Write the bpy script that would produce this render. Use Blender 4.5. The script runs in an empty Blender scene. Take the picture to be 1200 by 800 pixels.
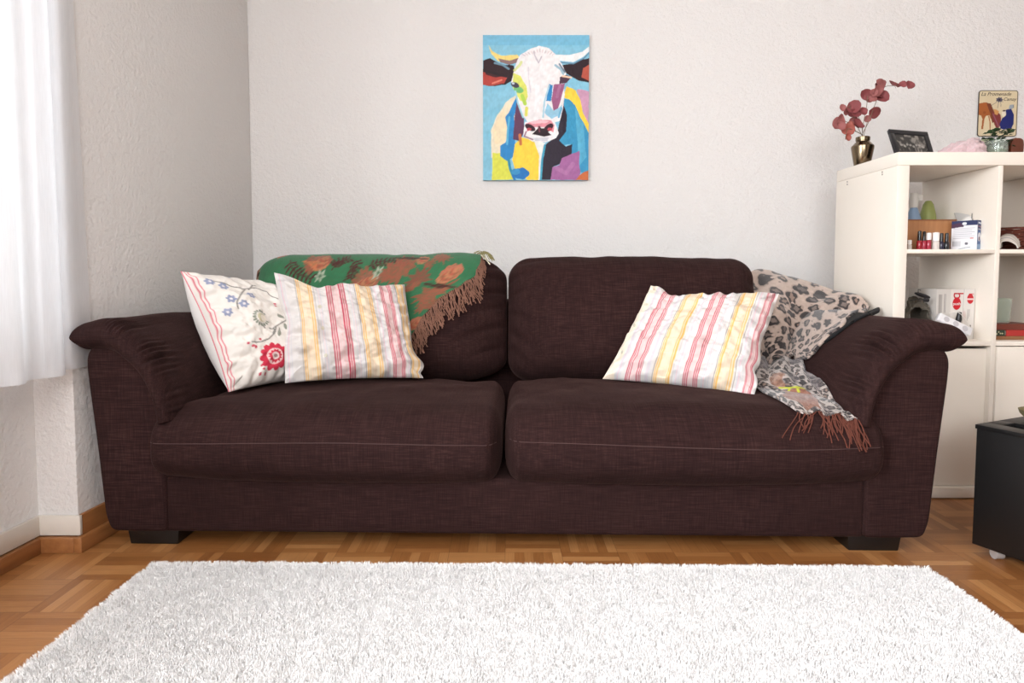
import bpy, bmesh, math, random
import numpy as np
from mathutils import Vector, Matrix, Euler, noise as mnoise
from mathutils.bvhtree import BVHTree
random.seed(7); rng = np.random.default_rng(7)
S = bpy.context.scene
C = S.collection
R = math.radians

# ------------------------------------------------------------------ camera
EYE = 0.80; FPX = 740.0; PITCH = R(3.2); PX = 592.0; HOR = 322.0
PY = HOR + FPX*math.tan(PITCH)
cam = bpy.data.cameras.new('camera'); co = bpy.data.objects.new('camera', cam); C.objects.link(co)
cam.sensor_width = 36.0; cam.lens = FPX*36/1200
cam.shift_x = (600-PX)/1200; cam.shift_y = -(400-PY)/1200
cam.clip_start = 0.02
co.location = (0, 0, EYE); co.rotation_euler = (R(90)-PITCH, 0, 0)
S.camera = co

# ------------------------------------------------------------------ world and light
S.view_settings.view_transform = 'Standard'; S.view_settings.look = 'None'
S.view_settings.gamma = 1; S.view_settings.use_curve_mapping = False
S.view_settings.exposure = 0.09
W = bpy.data.worlds.new('world'); S.world = W; W.use_nodes = True
bg = W.node_tree.nodes['Background']; bg.inputs[0].default_value = (0.93, 0.97, 1.0, 1); bg.inputs[1].default_value = 1.5

def area(name, loc, rot, sx, sy, power, col):
    l = bpy.data.lights.new(name, 'AREA'); l.shape = 'RECTANGLE'; l.size = sx; l.size_y = sy
    l.energy = power; l.color = col
    o = bpy.data.objects.new(name, l); C.objects.link(o); o.location = loc; o.rotation_euler = rot
    return o
area('daylight_left_window', (-1.95, 0.95, 1.55), (0, R(-84), 0), 1.5, 1.2, 9, (0.94, 0.97, 1.0))
area('added_daylight_near_left', (-2.25, -0.62, 1.65), (0, R(-80), R(12)), 1.7, 1.6, 262, (0.93, 0.965, 1.0))  # added key light at an invented, unseen window nearer the camera
area('added_daylight_rear', (-0.3, -2.5, 2.0), (R(74), 0, 0), 2.3, 1.2, 118, (0.95, 0.975, 1.0))  # added frontal fill at an invented window behind the camera

# ------------------------------------------------------------------ helpers
def at(px, py, Y):
    """room point seen at photo pixel (px,py) when it stands at distance Y"""
    u = px-PX; v = py-PY
    dy = -v*math.sin(PITCH)+FPX*math.cos(PITCH); dz = -v*math.cos(PITCH)-FPX*math.sin(PITCH)
    t = Y/dy
    return np.array((u*t, Y, EYE+dz*t))
def atz(px, py, z):
    u = px-PX; v = py-PY
    dy = -v*math.sin(PITCH)+FPX*math.cos(PITCH); dz = -v*math.cos(PITCH)-FPX*math.sin(PITCH)
    t = (z-EYE)/dz
    return np.array((u*t, dy*t, z))
def proj(P):
    P = np.asarray(P, float); x = P[..., 0]; y = P[..., 1]; z = P[..., 2]-EYE
    f = y*math.cos(PITCH)-z*math.sin(PITCH); u = y*math.sin(PITCH)+z*math.cos(PITCH)
    return np.stack([PX+FPX*x/f, PY-FPX*u/f], -1)

def lin(c):
    c = np.asarray(c, float)/255.0
    return np.where(c <= 0.04045, c/12.92, ((c+0.055)/1.055)**2.4)

def vnoise(P, scale=1.0, seed=0):
    P = np.asarray(P, float)*scale+seed*17.31
    if P.shape[-1] == 2: P = np.concatenate([P, np.zeros(P.shape[:-1]+(1,))], -1)
    i = np.floor(P).astype(np.int64); f = P-i; f = f*f*(3-2*f)
    def h(a, b, c):
        n = (a*73856093) ^ (b*19349663) ^ (c*83492791) ^ (seed*2654435)
        n = (n ^ (n >> 13))*1274126177; n = n & 0x7fffffff
        n = (n ^ (n >> 15))*2246822519 & 0x7fffffff
        return (n % 100003)/100003.0
    x, y, z = i[..., 0], i[..., 1], i[..., 2]; fx, fy, fz = f[..., 0], f[..., 1], f[..., 2]
    r = 0
    for a in (0, 1):
        for b in (0, 1):
            for c in (0, 1):
                w = (fx if a else 1-fx)*(fy if b else 1-fy)*(fz if c else 1-fz)
                r = r+w*h(x+a, y+b, z+c)
    return r*2-1
def fbm(P, scale, seed=0, o=3):
    return sum(vnoise(P, scale*2**k, seed+k)/2**k for k in range(o))

class Canvas:
    """colour field over [0,1]x[0,1] (v down) painted with shapes, sampled into vertex colours"""
    def __init__(s, w, h, bgc, tr=None):
        s.w, s.h = w, h; s.a = np.zeros((h, w, 3)); s.a[:] = lin(bgc)
        yy, xx = np.mgrid[0:h, 0:w]; s.x = (xx+.5)/w; s.y = (yy+.5)/h; s.asp = w/h
        s.tr = tr or (lambda p: p)
    def _p(s, pts): return np.array([s.tr(p) for p in pts], float)
    def mix(s, m, col, al=1.0):
        c = lin(col); m = (m*al)[..., None]; s.a = s.a*(1-m)+c*m
    def poly(s, pts, col, al=1.0, jit=0.0, seed=1):
        p = s._p(pts); x, y = s.x, s.y
        if jit:
            q = np.stack([s.x*8, s.y*8], -1); x = x+jit*vnoise(q, 3, seed); y = y+jit*vnoise(q, 3, seed+5)
        ins = np.zeros(x.shape, bool); n = len(p)
        for i in range(n):
            x1, y1 = p[i]; x2, y2 = p[(i+1) % n]
            if y1 == y2: continue
            ins ^= ((y1 > y) != (y2 > y)) & (x < (x2-x1)*(y-y1)/(y2-y1)+x1)
        s.mix(ins.astype(float), col, al)
    def ell(s, c, rx, ry, col, al=1.0, ang=0.0, wob=0.0, nl=5, hole=0.0):
        c = s.tr(c); dx = (s.x-c[0])*s.asp; dy = s.y-c[1]
        ca, sa = math.cos(ang), math.sin(ang); X = dx*ca+dy*sa; Y = -dx*sa+dy*ca
        r = np.sqrt((X/(rx))**2+(Y/(ry))**2)/(1+wob*np.cos(nl*np.arctan2(Y, X)))
        s.mix(((r < 1) & (r >= hole)).astype(float), col, al)
    def line(s, pts, wd, col, al=1.0):
        p = s._p(pts); d = np.full(s.x.shape, 9.0)
        for (x1, y1), (x2, y2) in zip(p[:-1], p[1:]):
            ax, ay = (s.x-x1)*s.asp, s.y-y1; bx, by = (x2-x1)*s.asp, y2-y1
            L = bx*bx+by*by+1e-12; t = np.clip((ax*bx+ay*by)/L, 0, 1)
            d = np.minimum(d, np.hypot(ax-t*bx, ay-t*by))
        s.mix(np.clip((wd/2-d)*s.h+.5, 0, 1), col, al)
    def sample(s, u, v):
        x = np.clip(np.asarray(u)*s.w-.5, 0, s.w-1.001); y = np.clip(np.asarray(v)*s.h-.5, 0, s.h-1.001)
        i = x.astype(int); j = y.astype(int); fx = (x-i)[..., None]; fy = (y-j)[..., None]
        a = s.a
        i2 = np.minimum(i+1, s.w-1); j2 = np.minimum(j+1, s.h-1)
        return a[j, i]*(1-fx)*(1-fy)+a[j, i2]*fx*(1-fy)+a[j2, i]*(1-fx)*fy+a[j2, i2]*fx*fy

def mesh_of(name, V, F, cols=None, smooth=True):
    me = bpy.data.meshes.new(name); V = np.asarray(V, np.float32)
    F = np.asarray(F) if not isinstance(F, list) else F
    if isinstance(F, np.ndarray) and F.ndim == 2:
        n, k = F.shape
        me.vertices.add(len(V)); me.vertices.foreach_set('co', V.ravel())
        me.loops.add(n*k); me.loops.foreach_set('vertex_index', F.astype(np.int32).ravel())
        me.polygons.add(n); me.polygons.foreach_set('loop_start', np.arange(0, n*k, k, dtype=np.int32))
        me.update(calc_edges=True); me.validate()
    else:
        me.from_pydata([tuple(map(float, v)) for v in V], [], [tuple(map(int, f)) for f in F]); me.update()
    if cols is not None:
        a = me.color_attributes.new('Col', 'FLOAT_COLOR', 'POINT')
        c = np.ones((len(V), 4), np.float32); c[:, :3] = cols
        a.data.foreach_set('color', c.ravel())
    if smooth: me.polygons.foreach_set('use_smooth', [True]*len(me.polygons))
    return me

def pmat(p):
    return Matrix.LocRotScale(p.location, p.rotation_euler, None)
def add(name, me, mat, parent=None, world=False):
    o = bpy.data.objects.new(name, me); C.objects.link(o)
    if mat is not None:
        me.materials.clear(); me.materials.append(mat)
    if parent is not None:
        o.parent = parent
        if world:
            q = parent; M = pmat(q)
            while q.parent is not None: q = q.parent; M = pmat(q) @ M
            o.matrix_parent_inverse = M.inverted()
    return o
def thing(name, label, cat, loc=(0, 0, 0), rotz=0, group=None):
    o = bpy.data.objects.new(name, None); C.objects.link(o); o.location = tuple(float(a) for a in loc); o.rotation_euler = (0, 0, rotz)
    o.empty_display_size = .05
    o['label'] = label; o['category'] = cat
    if group: o['group'] = group
    return o
def tag(o, label, cat, group=None):
    o['label'] = label; o['category'] = cat
    if group: o['group'] = group
    return o
def struct(o): o['kind'] = 'structure'; return o

class MB:
    def __init__(s): s.v = []; s.f = []
    def raw(s, V, F):
        k = len(s.v); s.v += [tuple(map(float, v)) for v in V]; s.f += [tuple(int(i)+k for i in f) for f in F]; return s
    def box(s, x0, x1, y0, y1, z0, z1):
        V = [(x0, y0, z0), (x1, y0, z0), (x1, y1, z0), (x0, y1, z0), (x0, y0, z1), (x1, y0, z1), (x1, y1, z1), (x0, y1, z1)]
        return s.raw(V, [(0, 3, 2, 1), (4, 5, 6, 7), (0, 1, 5, 4), (1, 2, 6, 5), (2, 3, 7, 6), (3, 0, 4, 7)])
    def hexa(s, V): return s.raw(V, [(0, 3, 2, 1), (4, 5, 6, 7), (0, 1, 5, 4), (1, 2, 6, 5), (2, 3, 7, 6), (3, 0, 4, 7)])
    def tube(s, pts, r, n=6):
        pts = [Vector(p) for p in pts]; k = len(pts); V = []; F = []
        up = Vector((0.13, 0.21, 0.97))
        for i, p in enumerate(pts):
            t = (pts[min(i+1, k-1)]-pts[max(i-1, 0)]).normalized()
            a = t.cross(up)
            if a.length < 1e-3: a = t.cross(Vector((1, 0, 0)))
            a.normalize(); b = t.cross(a)
            rr = r[i] if hasattr(r, '__len__') else r
            for j in range(n):
                th = 2*math.pi*j/n; V.append(p+a*(rr*math.cos(th))+b*(rr*math.sin(th)))
        for i in range(k-1):
            for j in range(n):
                F.append((i*n+j, i*n+(j+1) % n, (i+1)*n+(j+1) % n, (i+1)*n+j))
        F.append(tuple(range(n))[::-1]); F.append(tuple((k-1)*n+j for j in range(n)))
        return s.raw(V, F)
    def lathe(s, prof, c=(0, 0, 0), n=32):
        V = []; F = []; m = len(prof)
        for r, z in prof:
            for j in range(n):
                th = 2*math.pi*j/n; V.append((c[0]+r*math.cos(th), c[1]+r*math.sin(th), c[2]+z))
        for i in range(m-1):
            for j in range(n): F.append((i*n+j, i*n+(j+1) % n, (i+1)*n+(j+1) % n, (i+1)*n+j))
        F.append(tuple(range(n))[::-1]); F.append(tuple((m-1)*n+j for j in range(n)))
        return s.raw(V, F)
    def build(s, name, mat, parent=None, world=False, bevel=0, seg=2, smooth=True):
        me = bpy.data.meshes.new(name); me.from_pydata(s.v, [], s.f); me.update()
        bm = bmesh.new(); bm.from_mesh(me); bmesh.ops.recalc_face_normals(bm, faces=bm.faces)
        if bevel:
            es = [e for e in bm.edges if len(e.link_faces) == 2 and e.calc_face_angle(0) > .5]
            bmesh.ops.bevel(bm, geom=es, offset=bevel, segments=seg, profile=.5, affect='EDGES')
        if smooth:
            for f in bm.faces: f.smooth = True
            for e in bm.edges:
                if len(e.link_faces) == 2 and e.calc_face_angle(0) > R(35): e.smooth = False
        bm.to_mesh(me); bm.free()
        return add(name, me, mat, parent, world)

def grid_faces(n, m, wrap=False, k0=0):
    """n rows, m columns"""
    i = np.arange(n-1)[:, None]; j = np.arange(m if wrap else m-1)[None, :]
    j2 = (j+1) % m
    return np.stack([i*m+j, i*m+j2, (i+1)*m+j2, (i+1)*m+j], -1).reshape(-1, 4)+k0

def box_grid(nx, ny, nz):
    key = {}; V = []; F = []
    def vid(i, j, k):
        t = (i, j, k)
        if t not in key: key[t] = len(V); V.append((2*i/nx-1, 2*j/ny-1, 2*k/nz-1))
        return key[t]
    for i in range(nx):
        for j in range(ny):
            F.append((vid(i, j, 0), vid(i, j+1, 0), vid(i+1, j+1, 0), vid(i+1, j, 0)))
            F.append((vid(i, j, nz), vid(i+1, j, nz), vid(i+1, j+1, nz), vid(i, j+1, nz)))
    for i in range(nx):
        for k in range(nz):
            F.append((vid(i, 0, k), vid(i+1, 0, k), vid(i+1, 0, k+1), vid(i, 0, k+1)))
            F.append((vid(i, ny, k), vid(i, ny, k+1), vid(i+1, ny, k+1), vid(i+1, ny, k)))
    for j in range(ny):
        for k in range(nz):
            F.append((vid(0, j, k), vid(0, j, k+1), vid(0, j+1, k+1), vid(0, j+1, k)))
            F.append((vid(nx, j, k), vid(nx, j+1, k), vid(nx, j+1, k+1), vid(nx, j, k+1)))
    return np.array(V), np.array(F)
def soft_box(size, rad, n=(50, 40, 24), dense=1.35):
    """rounded box, returns unit coordinates, points, faces"""
    P, F = box_grid(*n)
    Pd = np.sign(P)*(1-(1-np.abs(P))**dense)           # more rows near the edges
    h = np.array(size)/2; r = np.minimum(np.array(rad), h*.999)
    q = Pd*h; inn = np.clip(q, -(h-r), h-r); d = (q-inn)/r
    # cube-to-sphere on the delta keeps corners round
    L = np.linalg.norm(d, axis=1); Linf = np.abs(d).max(1)
    d = np.where(L[:, None] > 1e-9, d*(1/np.maximum(L, 1e-9))[:, None], 0)
    return Pd, inn+d*r, F

def catmull(Pc, n):
    Pc = np.asarray(Pc, float); k = Pc.shape[0]
    Pe = np.concatenate([2*Pc[:1]-Pc[1:2], Pc, 2*Pc[-1:]-Pc[-2:-1]])
    t = np.linspace(0, k-1, n); i = np.minimum(t.astype(int), k-2); f = (t-i).reshape((-1,)+(1,)*(Pc.ndim-1))
    p0, p1, p2, p3 = Pe[i], Pe[i+1], Pe[i+2], Pe[i+3]
    return .5*((2*p1)+(-p0+p2)*f+(2*p0-5*p1+4*p2-p3)*f*f+(-p0+3*p1-3*p2+p3)*f**3)
def sheet_pts(ctrl, n, m):
    a = catmull(np.asarray(ctrl, float), n)            # rows
    return catmull(a.transpose(1, 0, 2), m).transpose(1, 0, 2)
def grid_normals(G):
    du = np.gradient(G, axis=1); dv = np.gradient(G, axis=0); N = np.cross(du, dv)
    return N/(np.linalg.norm(N, axis=-1, keepdims=True)+1e-12)

# ------------------------------------------------------------------ materials
def newmat(name):
    m = bpy.data.materials.new(name); m.use_nodes = True
    nt = m.node_tree; return m, nt, nt.nodes['Principled BSDF']
def N(nt, t, **kw):
    n = nt.nodes.new(t)
    for k, v in kw.items(): setattr(n, k, v)
    return n
def mth(nt, op, a, b=None, c=None):
    n = nt.nodes.new('ShaderNodeMath'); n.operation = op
    for i, x in enumerate((a, b, c)):
        if x is None: continue
        if isinstance(x, (int, float)): n.inputs[i].default_value = x
        else: nt.links.new(x, n.inputs[i])
    return n.outputs[0]
def noise_node(nt, vec, scale, detail=2, rough=.5):
    n = nt.nodes.new('ShaderNodeTexNoise'); n.inputs['Scale'].default_value = scale
    n.inputs['Detail'].default_value = detail; n.inputs['Roughness'].default_value = rough
    if vec is not None: nt.links.new(vec, n.inputs['Vector'])
    return n.outputs['Fac']
def mapped(nt, vec, sc):
    n = nt.nodes.new('ShaderNodeMapping'); n.inputs['Scale'].default_value = sc; nt.links.new(vec, n.inputs['Vector']); return n.outputs[0]
def bump(nt, h, bsdf, strength, dist):
    n = nt.nodes.new('ShaderNodeBump'); n.inputs['Strength'].default_value = strength; n.inputs['Distance'].default_value = dist
    nt.links.new(h, n.inputs['Height']); nt.links.new(n.outputs[0], bsdf.inputs['Normal'])
def mixc(nt, f, a, b):
    n = nt.nodes.new('ShaderNodeMix'); n.data_type = 'RGBA'
    if isinstance(f, float): n.inputs[0].default_value = f
    else: nt.links.new(f, n.inputs[0])
    for i, x in ((6, a), (7, b)):
        if isinstance(x, tuple): n.inputs[i].default_value = x
        else: nt.links.new(x, n.inputs[i])
    return n.outputs[2]
def rgba(c): return tuple(lin(c))+(1.0,)
def simple(name, col, rough=.5, metal=0, bs=None, sheen=0, spec=.5, trans=0, var=.06, alpha=None):
    m, nt, b = newmat(name)
    tc = N(nt, 'ShaderNodeTexCoord').outputs['Object']
    nf = noise_node(nt, tc, 14, 3)
    c = rgba(col); dk = tuple(x*(1-var*2) for x in c[:3])+(1,)
    nt.links.new(mixc(nt, nf, dk, tuple(min(1, x*(1+var)) for x in c[:3])+(1,)), b.inputs['Base Color'])
    b.inputs['Roughness'].default_value = rough; b.inputs['Metallic'].default_value = metal
    b.inputs['Specular IOR Level'].default_value = spec
    b.inputs['Transmission Weight'].default_value = trans
    if sheen: b.inputs['Sheen Weight'].default_value = sheen; b.inputs['Sheen Roughness'].default_value = .5
    if bs: bump(nt, noise_node(nt, tc, bs[0], 3), b, bs[1], bs[2])
    if alpha is not None: b.inputs['Alpha'].default_value = alpha
    return m
def vcol(name, rough=.8, bs=None, sheen=0, spec=.3, subs=0):
    m, nt, b = newmat(name)
    a = N(nt, 'ShaderNodeVertexColor'); a.layer_name = 'Col'
    tc = N(nt, 'ShaderNodeTexCoord').outputs['Object']
    nt.links.new(a.outputs['Color'], b.inputs['Base Color'])
    b.inputs['Roughness'].default_value = rough; b.inputs['Specular IOR Level'].default_value = spec
    if sheen: b.inputs['Sheen Weight'].default_value = sheen
    if bs: bump(nt, noise_node(nt, tc, bs[0], 3), b, bs[1], bs[2])
    return m

def wall_mat(name, col):
    m, nt, b = newmat(name)
    tc = N(nt, 'ShaderNodeTexCoord').outputs['Object']
    b.inputs['Base Color'].default_value = rgba(col); b.inputs['Roughness'].default_value = .75
    b.inputs['Specular IOR Level'].default_value = .3
    n1 = noise_node(nt, tc, 70, 4, .65); n2 = noise_node(nt, tc, 9, 2)
    bump(nt, mth(nt, 'ADD', n1, mth(nt, 'MULTIPLY', n2, .6)), b, .85, .007)
    return m
M_wall = wall_mat('white_plaster', (234, 231, 229))
M_ceil = simple('ceiling_paint', (238, 236, 232), .8)
M_trimw = simple('painted_skirting', (226, 218, 208), .35, bs=(30, .1, .002))
def wood_mat(name, c1, c2, axis=0, rough=.4, gs=60):
    m, nt, b = newmat(name)
    tc = N(nt, 'ShaderNodeTexCoord').outputs['Object']
    sc = [gs, gs, gs]; sc[axis] = gs*.06
    nf = noise_node(nt, mapped(nt, tc, tuple(sc)), 1.0, 4, .6)
    nt.links.new(mixc(nt, nf, rgba(c1), rgba(c2)), b.inputs['Base Color'])
    b.inputs['Roughness'].default_value = rough
    return m
M_woodtrim = wood_mat('oak_skirting', (128, 78, 42), (176, 120, 72), 1, .35)
M_crate = wood_mat('crate_wood', (150, 98, 60), (188, 136, 92), 2, .5, 90)

def parquet():
    m, nt, b = newmat('mosaic_parquet')
    L = nt.links
    tc = N(nt, 'ShaderNodeTexCoord').outputs['Object']
    sx = N(nt, 'ShaderNodeSeparateXYZ'); L.new(tc, sx.inputs[0])
    B = 0.162; NS = 6
    U = mth(nt, 'DIVIDE', sx.outputs[0], B); V = mth(nt, 'DIVIDE', sx.outputs[1], B)
    i = mth(nt, 'FLOOR', U); j = mth(nt, 'FLOOR', V)
    par = mth(nt, 'FLOORED_MODULO', mth(nt, 'ADD', i, j), 2.0)
    fu = mth(nt, 'SUBTRACT', U, i); fv = mth(nt, 'SUBTRACT', V, j)
    across = mth(nt, 'ADD', mth(nt, 'MULTIPLY', par, fv), mth(nt, 'MULTIPLY', mth(nt, 'SUBTRACT', 1.0, par), fu))
    along = mth(nt, 'ADD', mth(nt, 'MULTIPLY', par, fu), mth(nt, 'MULTIPLY', mth(nt, 'SUBTRACT', 1.0, par), fv))
    s = mth(nt, 'MULTIPLY', across, float(NS)); k = mth(nt, 'FLOOR', s); fs = mth(nt, 'SUBTRACT', s, k)
    cv = N(nt, 'ShaderNodeCombineXYZ'); L.new(i, cv.inputs[0]); L.new(j, cv.inputs[1]); L.new(k, cv.inputs[2])
    wn = N(nt, 'ShaderNodeTexWhiteNoise'); wn.noise_dimensions = '3D'; L.new(cv.outputs[0], wn.inputs['Vector'])
    cb = N(nt, 'ShaderNodeCombineXYZ'); L.new(i, cb.inputs[0]); L.new(j, cb.inputs[1])
    wb = N(nt, 'ShaderNodeTexWhiteNoise'); wb.noise_dimensions = '2D'; L.new(cb.outputs[0], wb.inputs['Vector'])
    # grain: long along the strip
    g = N(nt, 'ShaderNodeCombineXYZ'); L.new(mth(nt, 'MULTIPLY', along, 1.3), g.inputs[0])
    L.new(mth(nt, 'MULTIPLY', across, 26.0), g.inputs[1]); L.new(mth(nt, 'ADD', mth(nt, 'MULTIPLY', wn.outputs[0], 37.0), mth(nt, 'MULTIPLY', wb.outputs[0], 11.0)), g.inputs[2])
    gr = noise_node(nt, g.outputs[0], 1.6, 4, .6)
    t = mth(nt, 'ADD', mth(nt, 'MULTIPLY', wn.outputs[0], .45), mth(nt, 'ADD', mth(nt, 'MULTIPLY', wb.outputs[0], .25), mth(nt, 'MULTIPLY', gr, .45)))
    cr = N(nt, 'ShaderNodeValToRGB'); L.new(t, cr.inputs[0])
    e = cr.color_ramp.elements; e[0].position = .15; e[0].color = rgba((122, 72, 36)); e[1].position = .95; e[1].color = rgba((192, 138, 86))
    x = e.new(.55); x.color = rgba((160, 105, 58))
    gap = mth(nt, 'MAXIMUM', mth(nt, 'GREATER_THAN', mth(nt, 'ABSOLUTE', mth(nt, 'SUBTRACT', fs, .5)), .485),
              mth(nt, 'GREATER_THAN', mth(nt, 'ABSOLUTE', mth(nt, 'SUBTRACT', along, .5)), .494))
    L.new(mixc(nt, mth(nt, 'MULTIPLY', gap, .6), cr.outputs[0], rgba((84, 48, 24))), b.inputs['Base Color'])
    b.inputs['Roughness'].default_value = .33; b.inputs['Specular IOR Level'].default_value = .45
    bump(nt, mth(nt, 'SUBTRACT', mth(nt, 'MULTIPLY', gr, .1), gap), b, .15, .001)
    return m
M_floor = parquet()

def sofa_mat(name='brown_woven_fabric', k=.64):
    m, nt, b = newmat(name)
    tc = N(nt, 'ShaderNodeTexCoord').outputs['Object']
    a = noise_node(nt, mapped(nt, tc, (14, 330, 330)), 1.0, 2, .6)
    c = noise_node(nt, mapped(nt, tc, (330, 16, 16)), 1.0, 2, .6)
    big = noise_node(nt, tc, 5, 3)
    t = mth(nt, 'ADD', mth(nt, 'MULTIPLY', a, .5), mth(nt, 'ADD', mth(nt, 'MULTIPLY', c, .35), mth(nt, 'MULTIPLY', big, .15)))
    cr = N(nt, 'ShaderNodeValToRGB'); nt.links.new(t, cr.inputs[0])
    e = cr.color_ramp.elements
    e[0].position = .34; e[0].color = rgba((50*k, 25*k, 25*k)); e[1].position = .70; e[1].color = rgba((104*k, 69*k, 65*k))
    x = e.new(.52); x.color = rgba((72*k, 43*k, 41*k))
    nt.links.new(cr.outputs[0], b.inputs['Base Color'])
    b.inputs['Roughness'].default_value = .92; b.inputs['Specular IOR Level'].default_value = .15
    b.inputs['Sheen Weight'].default_value = .09; b.inputs['Sheen Roughness'].default_value = .30
    b.inputs['Sheen Tint'].default_value = rgba((200, 150, 140))
    bump(nt, mth(nt, 'ADD', a, c), b, .5, .0015)
    return m
M_sofa = sofa_mat()
M_thread = simple('sofa_seam_thread', (74, 52, 50), .9)
M_black = simple('black_foot_plastic', (18, 16, 16), .45)

# ------------------------------------------------------------------ room
WALL_Y = 2.92; CEIL = 2.55; SL = 0.07; PIER_Y = 1.798; PX0 = -1.24; NX0 = -1.355; REAR = -2.2; RIGHT = 2.65
def pier_x(y): return PX0+SL*(y-PIER_Y)
def nx(y): return NX0+SL*(y-PIER_Y)
mb = MB(); mb.box(-2.6, RIGHT+.2, REAR-.2, WALL_Y+.2, -.1, 0); struct(mb.build('floor', M_floor, smooth=False))
mb = MB(); mb.box(-2.6, RIGHT+.2, REAR-.2, WALL_Y+.2, CEIL, CEIL+.1); struct(mb.build('ceiling', M_ceil, smooth=False))
mb = MB(); mb.box(-2.0, RIGHT+.2, WALL_Y, WALL_Y+.2, 0, CEIL); struct(mb.build('wall_back', M_wall, smooth=False))
mb = MB(); mb.box(RIGHT, RIGHT+.2, REAR, WALL_Y, 0, CEIL); struct(mb.build('wall_right', wall_mat('fill_cut_taupe', (176, 166, 158)), smooth=False))  # unseen wall, toned darker to cut frontal fill
# pier beside the corner
def slab(x0f, x1f, y0, y1, z0, z1): return [(x0f(y0), y0, z0), (x1f(y0), y0, z0), (x1f(y1), y1, z0), (x0f(y1), y1, z0), (x0f(y0), y0, z1), (x1f(y0), y0, z1), (x1f(y1), y1, z1), (x0f(y1), y1, z1)]
mb = MB(); mb.hexa(slab(lambda y: nx(y)-.28, pier_x, PIER_Y, WALL_Y, 0, CEIL)); struct(mb.build('wall_left', M_wall, bevel=.006))
WY0, WY1, WZ0, WZ1 = 0.35, 1.62, 0.66, 2.30
out = lambda y: nx(y)-.28
mb = MB()
VY0, VY1 = -1.42, .18  # opening added out of view to let in strong side light
mb.hexa(slab(out, nx, REAR, VY0, 0, CEIL)); mb.hexa(slab(out, nx, VY1, WY0, 0, CEIL)); mb.hexa(slab(out, nx, WY1, PIER_Y, 0, CEIL))
mb.hexa(slab(out, nx, VY0, VY1, 0, WZ0)); mb.hexa(slab(out, nx, VY0, VY1, WZ1, CEIL))
mb.hexa(slab(out, nx, WY0, WY1, 0, WZ0)); mb.hexa(slab(out, nx, WY0, WY1, WZ1, CEIL))
struct(mb.build('wall_window_side', M_wall, smooth=False))
# window in the left wall
M_pvc = simple('white_window_frame', (240, 240, 238), .3)
mg, nt, b = newmat('window_glass')
tp_ = N(nt, 'ShaderNodeBsdfTransparent'); gl_ = N(nt, 'ShaderNodeBsdfGlossy'); gl_.inputs['Roughness'].default_value = .02
mx_ = N(nt, 'ShaderNodeMixShader'); mx_.inputs[0].default_value = .05; nt.links.new(tp_.outputs[0], mx_.inputs[1]); nt.links.new(gl_.outputs[0], mx_.inputs[2]); nt.links.new(mx_.outputs[0], nt.nodes['Material Output'].inputs['Surface']); M_glass = mg
a0 = lambda y: nx(y)-.20; a1 = lambda y: nx(y)-.14
def left_window(nm, ya0, yb0):
    w1 = bpy.data.objects.new(nm, None); C.objects.link(w1); struct(w1); ym = (ya0+yb0)/2; w1.location = (nx(ym)-.14, ym, WZ0)
    mb = MB()
    for (ya, yb, za, zb) in ((ya0, yb0, WZ0, WZ0+.07), (ya0, yb0, WZ1-.07, WZ1), (ya0, ya0+.07, WZ0+.07, WZ1-.07), (yb0-.07, yb0, WZ0+.07, WZ1-.07), (ym-.04, ym+.04, WZ0+.07, WZ1-.07)):
        mb.hexa(slab(a0, a1, ya, yb, za, zb))
    mb.build('window_frame', M_pvc, w1, True, bevel=.004)
    for ya, yb in ((ya0+.07, ym-.04), (ym+.04, yb0-.07)):
        mb = MB(); mb.hexa(slab(lambda y: nx(y)-.172, lambda y: nx(y)-.168, ya, yb, WZ0+.07, WZ1-.07)); mb.build('window_pane', M_glass, w1, True, smooth=False)
    mb = MB(); mb.hexa(slab(lambda y: nx(y)-.14, lambda y: nx(y)+.02, ya0, yb0, WZ0-.02, WZ0+.01)); mb.build('window_sill', M_pvc, w1, True, bevel=.004)
left_window('window_1', WY0, WY1); left_window('added_window_near_left', VY0, VY1)  # the second one is unseen, added as an uncurtained light source
# unseen rear wall; its wide window is added to light the room frontally
mb = MB(); x0, x1, z0, z1 = -1.45, .95, 1.15, 2.45
mb.box(-2.1, x0, REAR-.2, REAR, 0, CEIL); mb.box(x1, RIGHT, REAR-.2, REAR, 0, CEIL); mb.box(x0, x1, REAR-.2, REAR, 0, z0); mb.box(x0, x1, REAR-.2, REAR, z1, CEIL)
struct(mb.build('wall_rear', wall_mat('fill_cut_taupe_rear', (150, 140, 132)), smooth=False))  # tone made darker to reduce bounce from behind the camera
w2 = bpy.data.objects.new('added_window_rear', None); C.objects.link(w2); struct(w2); w2.location = (.2, REAR-.1, z0)  # added out of view, placed for its light
mb = MB()
for q in ((x0, x1, z0, z0+.06), (x0, x1, z1-.06, z1), (x0, x0+.06, z0, z1), (x1-.06, x1, z0, z1), (-.68, -.62, z0, z1), (.12, .18, z0, z1)): mb.box(q[0], q[1], REAR-.14, REAR-.08, q[2], q[3])
mb.build('window_frame', M_pvc, w2, True, bevel=.004)
for xa, xb in ((x0+.06, -.68), (-.62, .12), (.18, x1-.06)):
    mb = MB(); mb.box(xa, xb, REAR-.112, REAR-.108, z0+.06, z1-.06); mb.build('window_pane', M_glass, w2, True, smooth=False)

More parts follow.
